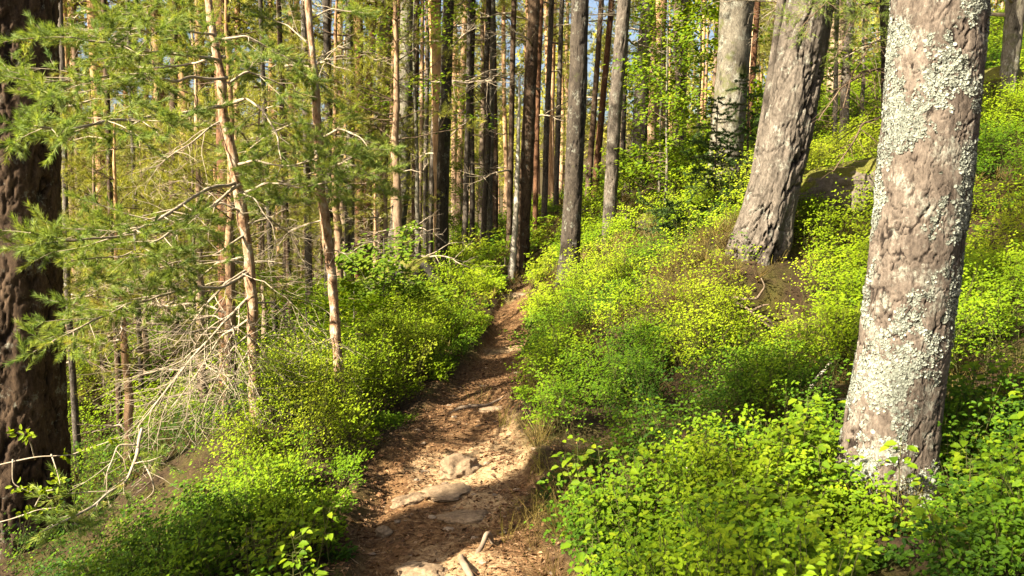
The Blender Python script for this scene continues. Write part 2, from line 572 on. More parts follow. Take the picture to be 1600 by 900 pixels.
# ------------------------------------------------------------------ generators
def prisms(b, P0, P1, r0, r1, tint=.5, n=4, m=0):
    """many tapered n-sided twigs at once"""
    P0 = np.asarray(P0, float); P1 = np.asarray(P1, float)
    if not len(P0):
        return
    d = norm(P1 - P0)
    ref = np.where(np.abs(d[:, 2:3]) > .9, np.array([[1., 0, 0]]), np.array([[0, 0, 1.]]))
    u = norm(np.cross(d, ref)); w = np.cross(d, u)
    a = np.arange(n) * 2 * np.pi / n
    ring = u[:, None, :] * np.cos(a)[None, :, None] + w[:, None, :] * np.sin(a)[None, :, None]
    V = np.concatenate([P0[:, None] + ring * np.asarray(r0).reshape(-1, 1, 1), P1[:, None] + ring * np.asarray(r1).reshape(-1, 1, 1)], 1)
    S = len(P0)
    base = (np.arange(S) * 2 * n)[:, None]
    k = np.arange(n); k2 = (k + 1) % n
    q = np.stack([base + k, base + k2, base + n + k2, base + n + k], -1).reshape(-1, 4)
    t = np.repeat(np.broadcast_to(np.asarray(tint, float), (S,)), 2 * n)
    b.add(V.reshape(-1, 3), quads=q, tint=t, m=m)


def tube(b, pts, rad, n=8, tint=.5, m=0, wob=0, seed=0):
    """one smooth tapered tube along a poly-line with closed ends"""
    pts = np.asarray(pts, float)
    if len(rad) != len(pts):
        rad = np.interp(np.linspace(0, 1, len(pts)), np.linspace(0, 1, len(rad)), rad)
    s = np.r_[0, np.cumsum(np.linalg.norm(np.diff(pts, axis=0), axis=1))]
    k = max(len(pts), int(s[-1] / max(.02, .8 * max(rad)))) + 2
    k = min(k, 90)
    ss = np.linspace(0, s[-1], k)
    P = np.c_[[np.interp(ss, s, pts[:, i]) for i in range(3)]].T
    for _ in range(2):
        P[1:-1] = .25 * P[:-2] + .5 * P[1:-1] + .25 * P[2:]
    r = np.interp(ss, s, rad)
    if wob:
        P = P + wob * np.c_[fbm(ss * 3, ss * 0 + seed, oct=2), fbm(ss * 3, ss * 0 + seed + 5, oct=2), fbm(ss * 3, ss * 0 + seed + 9, oct=2)] * (r[:, None] / max(rad)) ** .5
    d = norm(np.gradient(P, axis=0))
    u = norm(np.cross(d, np.array([.13, .31, .94]) if abs(d[0, 2]) < .8 else np.array([1., .1, 0])))
    w = np.cross(d, u)
    a = np.arange(n) * 2 * np.pi / n
    V = P[:, None] + (u[:, None] * np.cos(a)[None, :, None] + w[:, None] * np.sin(a)[None, :, None]) * r[:, None, None]
    if wob:
        V = V + (fbm(V[..., 0] * 14, V[..., 1] * 14, V[..., 2] * 14, oct=2, seed=seed)[..., None] * .25 * r[:, None, None]) * (u[:, None] * np.cos(a)[None, :, None] + w[:, None] * np.sin(a)[None, :, None])
    i = np.arange(k - 1)[:, None] * n; j = np.arange(n)[None]; j2 = (j + 1) % n
    q = np.stack([i + j, i + j2, i + n + j2, i + n + j], -1).reshape(-1, 4)
    V = np.r_[V.reshape(-1, 3), P[:1], P[-1:]]
    t = np.r_[np.stack([j2[0], j[0], np.full(n, k * n)], -1), np.stack([(k - 1) * n + j[0], (k - 1) * n + j2[0], np.full(n, k * n + 1)], -1)]
    b.add(V, tris=t, quads=q, tint=tint, m=m)
    return P, r


def needles(b, P, A, n, ln, w, L, rs, m=0, spread=(25, 65), tint=None, lift=0.0):
    """n needles round each shoot: P foot of the shoot, A its axis, L its length"""
    S = len(P)
    if not S:
        return
    P = np.repeat(np.asarray(P, float), n, 0); A0 = norm(np.asarray(A, float)); A = np.repeat(A0, n, 0)
    Lr = np.repeat(np.broadcast_to(np.asarray(L, float), (S,)), n)
    t = rs.random(S * n) ** .8
    rand = norm(rs.normal(size=(S * n, 3)))
    perp = norm(np.cross(A, rand))
    an = np.radians(rs.uniform(spread[0], spread[1], S * n)) * (1.1 - .5 * t)
    dr = A * np.cos(an)[:, None] + perp * np.sin(an)[:, None]
    dr[:, 2] += lift
    dr = norm(dr)
    base = P + A * (t * Lr)[:, None]
    le = ln * rs.uniform(.7, 1.15, S * n)
    tip = base + dr * le[:, None]
    side = norm(np.cross(dr, norm(rs.normal(size=(S * n, 3))))) * (w * .5)
    V = np.stack([base - side, base + side, tip], 1).reshape(-1, 3)
    st = np.repeat(np.clip((rs.normal(.5, .17, S) if tint is None else np.broadcast_to(tint, (S,)) + rs.normal(0, .12, S)), 0, 1), n)
    tt = np.clip(st + rs.normal(0, .09, S * n), 0, 1)
    b.add(V, tris=np.arange(S * n * 3).reshape(-1, 3), tint=np.repeat(tt, 3), m=m)


SUNN = np.array(SUNV)


def to_light(N, D, k=.85):
    """leaf faces turned towards the light, as living leaves hold them; the direction is kept in the leaf's plane"""
    N = norm(N * (1 - k * .55) + SUNN * k)
    D = norm(D); D = D - .85 * (D * N).sum(-1, keepdims=True) * N
    return N, D


def leaves(b, P, D, N, L, Wd, tint, m=0, fold=.25, oval=True, curl=.0):
    """oval leaves: P foot, D direction, N face normal"""
    S = len(P)
    if not S:
        return
    D = norm(D); X_ = norm(np.cross(D, N)); N = np.cross(X_, D)
    L = np.broadcast_to(np.asarray(L, float), (S,))[:, None]; Wd = np.broadcast_to(np.asarray(Wd, float), (S,))[:, None]
    up = N * (fold * Wd)
    if oval:
        dn = N * (curl * L)
        a0 = P; a1 = P + D * L * .30 - X_ * Wd * .46 + up; a2 = P + D * L * .70 - X_ * Wd * .38 + up - dn * .5
        a3 = P + D * L - dn; a4 = P + D * L * .70 + X_ * Wd * .38 + up - dn * .5; a5 = P + D * L * .30 + X_ * Wd * .46 + up
        V = np.stack([a0, a1, a2, a3, a4, a5], 1).reshape(-1, 3)
        o = (np.arange(S) * 6)[:, None]
        q = np.concatenate([o + np.array([[0, 3, 2, 1]]), o + np.array([[0, 5, 4, 3]])], 1).reshape(-1, 4)
        b.add(V, quads=q, tint=np.repeat(np.broadcast_to(tint, (S,)), 6), m=m)
    else:
        V = np.stack([P, P + D * L * .5 - X_ * Wd * .5 + up, P + D * L, P + D * L * .5 + X_ * Wd * .5 + up], 1).reshape(-1, 3)
        o = (np.arange(S) * 4)[:, None]
        b.add(V, tris=np.concatenate([o + np.array([[0, 2, 1]]), o + np.array([[0, 3, 2]])], 1).reshape(-1, 3), tint=np.repeat(np.broadcast_to(tint, (S,)), 4), m=m)


def grow(p, d, L, r, lvl, rs, segs, tips, droop=-.15, wig=.25, step=.09, dens=.75, ratio=.45, flat=.5):
    """a forking branch; segs gets (p0, p1, r0, r1), tips gets (p, dir, level)"""
    n = max(2, int(L / step)); h = L / n
    p = np.array(p, float); d = np.array(d, float) / np.linalg.norm(d)
    side = 1 if rs.random() < .5 else -1
    for k in range(n):
        f0, f1 = 1 - .75 * k / n, 1 - .75 * (k + 1) / n
        q = p + d * h
        segs.append((p, q, r * f0, r * f1))
        if lvl > 0 and k >= n * .2 and rs.random() < dens:
            x = np.cross(d, [0, 0, 1.0]); x /= max(1e-6, np.linalg.norm(x))
            side = -side
            ang = math.radians(rs.uniform(32, 68))
            v = d * math.cos(ang) + (x * side + rs.normal(size=3) * (1 - flat)) * math.sin(ang)
            v /= np.linalg.norm(v)
            grow(q, v, L * ratio * (1.15 - .6 * k / n) * rs.uniform(.6, 1.2), r * f1 * .55, lvl - 1, rs, segs, tips, droop * .7, wig, step * .8, dens, ratio, flat)
        d = d + rs.normal(size=3) * wig * h / .12 * .35 + np.array([0, 0, droop * h])
        d /= np.linalg.norm(d)
        p = q
    tips.append((p, d, lvl))


def seg_mesh(b, segs, n=4, tint=.5, m=0, rmin=.0008):
    if not segs:
        return
    P0 = np.array([s[0] for s in segs]); P1 = np.array([s[1] for s in segs])
    prisms(b, P0, P1, np.maximum(rmin, np.array([s[2] for s in segs])), np.maximum(rmin * .7, np.array([s[3] for s in segs])), tint, n, m)


# --- trunks
def trunk_mesh(pts, rad, mat, ns=40, dz=.05, fine_to=5, amp=.012, cell=(.06, .15), seed=1, flare=.35, lobes=5, name='trunk', ret=False, ridge=0., cw=1.):
    """pts, rad: axis and radius in local metres. bark plates are displaced geometry up to fine_to metres"""
    pts = np.asarray(pts, float)
    z0, z1 = pts[0, 2], pts[-1, 2]
    fine_to = min(fine_to, z1 - .2)
    zs = np.r_[np.arange(z0, fine_to, dz), np.linspace(fine_to, z1, max(6, int((z1 - fine_to) / .35)))]
    cx, cy = np.interp(zs, pts[:, 2], pts[:, 0]), np.interp(zs, pts[:, 2], pts[:, 1])
    k = max(1, int(.5 / dz))
    if len(zs) > 3 * k:
        ker = np.hanning(2 * k + 3); ker /= ker.sum()
        pad = k + 1
        dzs = np.interp(zs, pts[:, 2], np.arange(len(pts)))  # noqa
        for arr in (cx, cy):
            e = np.r_[2 * arr[0] - arr[pad:0:-1], arr, 2 * arr[-1] - arr[-2:-pad - 2:-1]]
            arr[:] = np.convolve(e, ker, 'valid')
    r = np.interp(zs, pts[:, 2], rad)
    th = np.arange(ns) * 2 * np.pi / ns
    TH, ZZ = np.meshgrid(th, zs)
    RR = np.repeat(r[:, None], ns, 1)
    hh = np.clip(ZZ - 0.0, 0, None)
    lob = .5 + .5 * np.cos(TH * lobes + seed + .6 * np.sin(TH * 2 + seed))
    RR = RR * (1 + flare * (.35 + .8 * lob) * np.exp(-hh / .28))
    RR = RR * (1 + .05 * fbm(np.cos(TH) * 1.3 + seed, np.sin(TH) * 1.3, ZZ * .9, oct=2, seed=seed))
    CX, CY = np.cos(TH), np.sin(TH)
    rm = float(np.mean(r[:max(1, len(r) // 2)]))
    ax_, ay_, az_ = CX * rm / cell[0], CY * rm / cell[0], ZZ / cell[1]
    w1 = .35 * fbm(ax_ * 1.5, ay_ * 1.5, az_ * 1.5, oct=3, seed=seed + 3)
    n1 = fbm(ax_ * .55 + w1, ay_ * .55, az_ * .55 + w1, oct=3, seed=seed + 5)          # long fissures run where this noise crosses zero
    n2 = fbm(ax_ * .9 + 30, ay_ * .9 + w1, az_ * 1.1, oct=3, seed=seed + 9)
    heal = sstep(.1, .7, fbm(ax_ * .35, ay_ * .35, az_ * .3, oct=2, seed=seed + 21))
    pl = np.maximum(sstep(.012 * cw, .075 * cw, np.abs(n1)), .55 * heal) * np.maximum(sstep(.008 * cw, .055 * cw, np.abs(n2)), .45 + .5 * heal)
    tq = 2.6 * fbm(ax_ * .8 + 70, ay_ * .8, az_ * 1.0, oct=4, seed=seed + 15)
    tf = tq - np.floor(tq)
    terr = (np.floor(tq) + sstep(.82, 1.0, tf)) / 4.0                                  # scales lying over one another
    rough = fbm(CX * 11, CY * 11, ZZ * 14, oct=5, seed=seed)
    vert = fbm(CX * 18, CY * 18, ZZ * 4.5, oct=4, seed=seed + 33)
    hgt = pl * (.75 + .45 * terr) + .12 * rough + .05 * vert
    if ridge:
        hgt = hgt + ridge * fbm(CX * 3.2, CY * 3.2, ZZ * .5, oct=3, seed=seed + 60)
    R2 = RR + amp * (hgt - .6)
    V = np.stack([cx[:, None] + R2 * np.cos(TH), cy[:, None] + R2 * np.sin(TH), ZZ], -1)
    nz_ = len(zs)
    i = np.arange(nz_ - 1)[:, None] * ns; j = np.arange(ns)[None]; j2 = (j + 1) % ns
    q = np.stack([i + j, i + j2, i + ns + j2, i + ns + j], -1).reshape(-1, 4)
    b = MB()
    tint = np.clip(pl * (.5 + .35 * terr + .16 * rough + .14 * vert), 0, 1)
    b.add(V.reshape(-1, 3), quads=q, tint=tint.ravel())
    me = b.mesh(name, mat)
    if ret:
        return me, V, TH, zs, (cx, cy)
    return me


def pine_crown(seed, z0, z1, rad, nb, mat, twig, npn, ln, w, tri=True, sun_top=1.0):
    """high crown of an old pine: limbs with tufts, gaps between"""
    rs = np.random.default_rng(seed)
    b = MB(); P, A = [], []
    segs = []
    for k in range(nb):
        f = (k + rs.random()) / nb
        z = z0 + (z1 - z0) * f
        az = rs.uniform(0, 2 * np.pi)
        Lb = rad * (1.05 - .75 * f ** 1.5) * rs.uniform(.55, 1.15) * (.6 + .4 * min(1, f * 5))
        d = np.array([math.cos(az), math.sin(az), rs.uniform(-.1, .35) + .5 * f])
        tips = []
        grow((0, 0, z), d, Lb, .03 + .012 * Lb, 2, rs, segs, tips, droop=.10, wig=.3, step=max(.22, Lb * .11), dens=.85, ratio=.42, flat=.45)
        for (p, dd, l) in tips:
            P.append(p - dd * .12); A.append(dd + np.array([0, 0, .35]))
    seg_mesh(b, segs, 3, .4, 1, .004)
    P = np.array(P); A = np.array(A)
    # each tip is a small cloud of shoots
    K = 5
    P = np.repeat(P, K, 0) + rs.normal(size=(len(P) * K, 3)) * np.array([.14, .14, .09]); A = np.repeat(A, K, 0) + rs.normal(size=(len(A) * K, 3)) * .55
    needles(b, P, A, npn, ln, w, .16, rs, 0, (25, 70))
    return b.mesh('crown', [mat, twig])


def dead_branch_mesh(seed, L, r, lvl=2, droop=-.2):
    rs = np.random.default_rng(seed)
    segs, tips = [], []
    grow((0, 0, 0), (1, 0, rs.uniform(-.1, .25)), L, r, lvl, rs, segs, tips, droop=droop, wig=.5, step=.10, dens=.6, ratio=.5, flat=.3)
    b = MB()
    seg_mesh(b, segs, 4, .5, 0, .0018)
    return b.mesh('dead_branch', M['twig'])


def young_pine(seed, h, rad, npn, ln, w, clear=.25, K=2, mat=None):
    """thin sunlit pine of the understorey: (trunk mesh, crown mesh)"""
    rs = np.random.default_rng(seed)
    nseg = 9
    zz = np.linspace(-.2, h, nseg)
    off = np.cumsum(rs.normal(size=(nseg, 2)) * .05 * h / nseg, 0)
    pts = np.c_[off, zz]
    bt = MB()
    tube(bt, pts, np.linspace(.018 * h ** .8, .008, nseg), 9, wob=.01, seed=seed)
    tm = bt.mesh('trunk', M['bark_far'])
    b = MB(); segs, P, A = [], [], []
    nw = int(h / .42)
    for k in range(nw):
        f = clear + (1 - clear) * (k + .5) / nw
        z = f * h
        x, y = np.interp(z, zz, off[:, 0]), np.interp(z, zz, off[:, 1])
        for j in range(rs.integers(3, 6)):
            az = rs.uniform(0, 2 * np.pi)
            Lb = rad * (1.12 - f) * rs.uniform(.5, 1.2) + .12
            tips = []
            grow((x, y, z), (math.cos(az), math.sin(az), rs.uniform(0, .5)), Lb, .006 + .006 * Lb, 2, rs, segs, tips, droop=.05, wig=.3, step=max(.1, Lb * .12), dens=.8, ratio=.45, flat=.5)
            for (p, dd, l) in tips:
                P.append(p - dd * .08); A.append(dd + np.array([0, 0, .35]))
    seg_mesh(b, segs, 3, .5, 1, .002)
    P = np.array(P); A = np.array(A)
    P = np.repeat(P, K, 0) + rs.normal(size=(len(P) * K, 3)) * .05; A = np.repeat(A, K, 0) + rs.normal(size=(len(A) * K, 3)) * .4
    needles(b, P, A, npn, ln, w, .11, rs, 0, (25, 65))
    return tm, b.mesh('crown', [mat or M['needle_far'], M['twig_brown']])


def broad_sapling(seed, h, rad, nleaf, L, mat, clear=.2, flat=.4, nb=26, lean=(0, 0), tiers=False, up=.5):
    """thin broad-leaved sapling: (trunk mesh, crown mesh)"""
    rs = np.random.default_rng(seed)
    nseg = 8
    zz = np.linspace(-.2, h, nseg)
    off = np.cumsum(rs.normal(size=(nseg, 2)) * .03 * h / nseg, 0) + np.c_[zz * lean[0], zz * lean[1]]
    bt = MB()
    tube(bt, np.c_[off, zz], np.linspace(.008 * h + .004, .004, nseg), 8, wob=.006, seed=seed)
    tm = bt.mesh('trunk', M['bark_grey'])
    b = MB(); segs = []; P, D = [], []
    for k in range(nb):
        f = clear + (1 - clear) * (k + rs.random()) / nb
        z = f * h
        x, y = np.interp(z, zz, off[:, 0]), np.interp(z, zz, off[:, 1])
        az = rs.uniform(0, 2 * np.pi)
        Lb = rad * (1.1 - .6 * f) * rs.uniform(.5, 1.2)
        tips, s2 = [], []
        grow((x, y, z), (math.cos(az), math.sin(az), up * rs.random()), Lb, .004 + .004 * Lb, 2, rs, s2, tips, droop=-.1, wig=.4, step=max(.09, Lb * .12), dens=.8, ratio=.45, flat=.45)
        segs += s2
        for sg in s2:
            if sg[2] < .007:
                P.append(sg[1]); D.append(sg[1] - sg[0])
    seg_mesh(b, segs, 3, .4, 1, .0012)
    P = np.array(P); D = norm(np.array(D))
    k = max(1, int(nleaf / len(P)))
    P = np.repeat(P, k, 0) + rs.normal(size=(len(P) * k, 3)) * L * .7
    D = norm(np.repeat(D, k, 0) * .5 + rs.normal(size=(len(P), 3)) * np.array([.7, .7, .35]))
    N = norm(np.array([[0, 0, 1.]]) + rs.normal(size=(len(P), 3)) * flat)
    N, D = to_light(N, D, .7)
    leaves(b, P, D, N, L * rs.uniform(.6, 1.2, len(P)), L * .55, np.clip(rs.normal(.6, .2, len(P)), 0, 1), 0, .2, True)
    return tm, b.mesh('crown', [mat, M['twig_brown']])


# ------------------------------------------------------------------ shared meshes of the wood
CROWNS = [pine_crown(100 + k, -4.5, 3.5, 2.5, 20, M['needle_far'], M['twig_brown'], 16, .10, .012) for k in range(3)]
CROWNS_FAR = [pine_crown(120 + k, -5.5, 3.5, 2.5, 20, M['needle_far'], M['twig_brown'], 9, .16, .028) for k in range(3)]
DEADS = [dead_branch_mesh(200 + k, L_, .012 + .008 * L_, 2) for k, L_ in enumerate((.6, .9, 1.3, 1.7, 1.1, .45))]


def far_trunk(seed, H, r):
    rs = np.random.default_rng(seed)
    z = np.array([-.5, 0, 1.5, 4, 8, 12, H])
    o = np.cumsum(np.r_[np.zeros((2, 2)), rs.normal(size=(5, 2)) * .07], 0)
    return trunk_mesh(np.c_[o, z], r * np.array([1.15, 1.08, 1, .92, .78, .6, .3]), M['bark_far'], ns=14, dz=.2, fine_to=8, amp=.03, cell=(.14, .4), seed=seed, flare=.3)


FAR_T = [far_trunk(300 + k, 15, .13) for k in range(5)]
YOUNG = [young_pine(400 + k, h_, r_, 22, .075, .006, c_, 2) for k, (h_, r_, c_) in enumerate(((5.2, 1.3, .30), (4.2, 1.2, .22), (6.5, 1.5, .35), (3.2, 1.0, .15)))]
YOUNG_FAR = [young_pine(420 + k, h_, r_, 12, .12, .014, c_, 2) for k, (h_, r_, c_) in enumerate(((7, 1.6, .2), (5.5, 1.5, .15), (8.5, 1.8, .3)))]


def dead_branches(root, base, n, zlo, zhi, rs, axis_fn=None, sc_=1.0, r_off=.08):
    for k in range(n):
        z = rs.uniform(zlo, zhi)
        x, y = axis_fn(z) if axis_fn else (0, 0)
        az = rs.uniform(0, 2 * math.pi)
        obj('dead_branch', DEADS[rs.integers(len(DEADS))], root, (x + r_off * math.cos(az), y + r_off * math.sin(az), z), (rs.uniform(-.6, .6), 0, az), sc_ * rs.uniform(.7, 1.3))


def big_tree(name, label, cat, pix, d, mat, H=14, group=None, ns=36, dz=.05, amp=.01, cell=(.06, .15), seed=1, flare=.3, crown=True, ndead=4, zd=(2.2, 7), crown_scale=1.0, lobes=5, ret=False, lean_depth=0.0, ridge=0., crown_z=None, cw=1.):
    """pix: list of (photo x, photo y, photo width) from the foot up; the stem goes on to height H"""
    P = np.array([at(p[0], p[1], d) for p in pix])
    rad = np.array([p[2] / FPX * d * d / math.hypot(d, P[i][0]) / 2 for i, p in enumerate(pix)])
    base = np.array([P[0][0], P[0][1], gz(P[0][0], P[0][1])])
    L = P - base
    L[:, 1] += lean_depth * np.clip(L[:, 2], 0, None)
    L[0, 2] = min(L[0, 2], .05)
    dr = (L[-1] - L[-2]); dr = dr / max(.2, dr[2])
    low = L[0] - (L[1] - L[0]) / max(.2, (L[1] - L[0])[2]) * .5
    top = []
    z = L[-1, 2]
    for f in (.25, .5, .75, 1.0):
        zz_ = z + (H - z) * f
        top.append(L[-1] + dr * np.array([.55, .55, 0]) * (zz_ - z) * (1 - .35 * f) + np.array([0, 0, zz_ - z]))
    pts = np.r_[[low], L, top]
    rr = np.r_[rad[0], rad, rad[-1] * np.array([.85, .7, .5, .25])]
    o_ = np.argsort(pts[:, 2]); pts = pts[o_]; rr = rr[o_]
    root = thing(name, label, cat, base, 0, group)
    res = trunk_mesh(pts, rr, mat, ns, dz, max(2.5, L[-1, 2] + .4), amp, cell, seed, flare, lobes, ret=True, ridge=ridge, cw=cw)
    t = obj('trunk', res[0], root)
    rs = np.random.default_rng(seed + 900)
    if crown:
        ax = (np.interp(H - 3.5, pts[:, 2], pts[:, 0]), np.interp(H - 3.5, pts[:, 2], pts[:, 1]))
        obj('crown', CROWNS[seed % 3], root, (ax[0], ax[1], H - 3.2), (0, 0, seed * 1.7), crown_scale)
    if ndead:
        fn = lambda z: (np.interp(z, pts[:, 2], pts[:, 0]), np.interp(z, pts[:, 2], pts[:, 1]))
        dead_branches(root, base, ndead, zd[0], zd[1], rs, fn, r_off=float(np.mean(rad)) * .85)
    return (root, res, base, rad) if ret else root


# ------------------------------------------------------------------ the near trees
# the lichen pine on the right
root, res, base, rad = big_tree('lichen_pine', 'thick leaning pine trunk crusted with pale grey-green lichen among the bilberry bushes', 'tree',
    [(1372, 800, 150), (1386, 700, 146), (1404, 600, 143), (1424, 450, 148), (1441, 300, 150), (1456, 150, 150), (1468, 0, 148)], 4.1, M['bark_lichen'],
    H=15, ns=340, dz=.0065, amp=.012, cell=(.055, .085), seed=3, flare=.2, ndead=0, cw=1.5, ret=True, crown_scale=1.1)
me, V, TH, zs, axs = res
# lichen rosettes: ruffled flakes lifted off the bark, a part of their own
rs = np.random.default_rng(77)
b = MB()
nvis = int(np.searchsorted(zs, 2.55))
nz_, ns_ = V.shape[:2]
cand = 420000
zi = rs.integers(0, nvis, cand); ti = rs.integers(0, ns_, cand)
p = V[zi, ti]
dens = fbm(p[:, 0] * 7, p[:, 1] * 7, p[:, 2] * 5, oct=4, seed=31) + .35 * fbm(p[:, 0] * 28, p[:, 1] * 28, p[:, 2] * 22, oct=2, seed=37)
side = np.cos(TH[zi, ti] - R(-45)) * .25 + .18 * vnoise(p[:, 2] * 2.2, p[:, 0] * 2)
keep = rs.random(cand) < .36 * sstep(-.02, .75, dens + .8 * side)
p, zi, ti = p[keep], zi[keep], ti[keep]
tang = norm(V[zi, (ti + 2) % ns_] - V[zi, (ti - 2) % ns_]); upv = norm(V[np.minimum(zi + 2, nz_ - 1), ti] - V[zi - 2 * (zi > 1), ti])
nrm = norm(np.cross(tang, upv))
k = 7
ang = rs.uniform(0, 6.28, len(p))[:, None] + np.arange(k)[None] * 2 * np.pi / k
rr = (.002 + .0085 * rs.random(len(p)) ** 2)[:, None] * rs.uniform(.55, 1.25, (len(p), k))
n2 = norm(nrm + rs.normal(size=nrm.shape) * .2)
uu = norm(np.cross(n2, upv)); ww = np.cross(n2, uu)
rim = p[:, None] + (uu[:, None] * np.cos(ang)[..., None] + ww[:, None] * np.sin(ang)[..., None]) * rr[..., None] + nrm[:, None] * rs.uniform(.0005, .0055, (len(p), k, 1))
Vf = np.concatenate([rim, (p + nrm * .001)[:, None]], 1).reshape(-1, 3)
o_ = (np.arange(len(p)) * (k + 1))[:, None]; kk = np.arange(k)
tr = np.stack([o_ + kk, o_ + (kk + 1) % k, np.broadcast_to(o_ + k, (len(p), k))], -1).reshape(-1, 3)
b.add(Vf, tris=tr, tint=np.repeat(np.clip(rs.normal(.45, .28, len(p)) + .35 * vnoise(p[:, 0] * 9, p[:, 1] * 9, p[:, 2] * 9), 0, 1), k + 1))
obj('lichen', b.mesh('lichen', M['lichen'], False), root)

big_tree('plated_pine', 'stout leaning pine with deeply plated brown bark in front of the mossy boulder', 'tree',
    [(1184, 384, 84), (1200, 330, 78), (1213, 280, 76), (1230, 200, 75), (1243, 130, 74), (1266, 0, 72)], 8.6, M['bark_plate'],
    H=15, ns=220, dz=.014, amp=.05, cell=(.11, .36), seed=8, flare=.26, ndead=3, zd=(3.2, 6), ridge=.2, cw=1.9)
big_tree('pine_tree', 'thick dark reddish brown trunk with deep furrows at the left edge behind the pine sprays', 'tree',
    [(26, 858, 182), (22, 700, 176), (18, 450, 168), (16, 200, 160), (14, 0, 156)], 6.2, M['bark_rough'],
    H=16, ns=200, dz=.02, amp=.034, cell=(.09, .2), seed=5, flare=.12, ndead=0, ridge=.35, cw=1.8)
big_tree('pine_tree', 'straight dark grey trunk with a swollen foot standing right of where the trail ends', 'tree',
    [(887, 442, 32), (891, 390, 29), (896, 280, 28), (902, 150, 28), (907, 0, 26)], 11.7, M['bark_dark'], ns=70, dz=.035, amp=.02, cell=(.09, .2), seed=12, flare=.2, ndead=2)
big_tree('pine_tree', 'slender grey-brown trunk leaning right on the sunlit moss slope', 'tree',
    [(949, 396, 21), (953, 330, 20), (960, 180, 20), (968, 80, 20), (976, 0, 20)], 14, M['bark_plate'], ns=48, dz=.05, amp=.018, cell=(.09, .2), seed=13, flare=.16, ndead=3)
big_tree('pine_tree', 'dark brown trunk leaning right beside the pale dead stem behind the trail', 'tree',
    [(814, 424, 23), (818, 340, 21), (826, 200, 20), (831, 80, 18), (835, 0, 17)], 16.5, M['bark_rough'], ns=48, dz=.05, amp=.02, cell=(.1, .25), seed=14, flare=.2, ndead=5, zd=(3.4, 7))
big_tree('pine_tree', 'black looking straight trunk left of the trail behind the dark boulder', 'tree',
    [(690, 452, 22), (690, 400, 19), (693, 250, 19), (697, 120, 18), (701, 0, 16)], 16.5, M['bark_dark'], ns=48, dz=.05, amp=.018, cell=(.1, .22), seed=15, flare=.2, ndead=5, zd=(4, 7))
big_tree('pine_tree', 'massive pale grey trunk behind the little dark spruce', 'tree',
    [(1128, 318, 56), (1132, 260, 50), (1140, 170, 50), (1146, 100, 50), (1152, 0, 53)], 13, M['bark_grey'], ns=80, dz=.04, amp=.02, cell=(.10, .24), seed=16, flare=.2, ndead=3, zd=(3.6, 6), H=16)
big_tree('pine_tree', 'dark upright trunk at the top of the moss slope left of the yellow-green sapling', 'tree',
    [(992, 310, 32), (997, 250, 25), (1002, 150, 22), (1008, 60, 20), (1012, 0, 20)], 17, M['bark_dark'], ns=48, dz=.06, amp=.022, cell=(.1, .25), seed=17, flare=.35, ndead=6, zd=(2.5, 6))
big_tree('pine_tree', 'curved grey mossy trunk with a wide foot next to the boulders left of the trail', 'tree',
    [(612, 452, 40), (618, 390, 26), (628, 300, 23), (634, 150, 21), (636, 0, 20)], 17.5, M['bark_grey'], ns=48, dz=.05, amp=.022, cell=(.1, .2), seed=18, flare=.4, ndead=6, zd=(3, 8))
big_tree('pine_tree', 'dark shaded trunk with a forked foot on the bank at the right edge', 'tree',
    [(1566, 205, 24), (1576, 120, 27), (1583, 50, 30), (1588, 0, 32)], 10.5, M['bark_grey'], ns=48, dz=.05, amp=.02, cell=(.1, .2), seed=19, flare=.3, ndead=4, zd=(.8, 2.2), H=13)
big_tree('pine_tree', 'reddish upper trunk seen right behind the thin crooked pine', 'tree',
    [(356, 600, 28), (355, 500, 27), (352, 250, 26), (348, 100, 26), (345, 0, 26)], 11.5, M['bark_red'], ns=60, dz=.04, amp=.014, cell=(.1, .2), seed=20, flare=.2, ndead=2, zd=(2.6, 4), H=15)

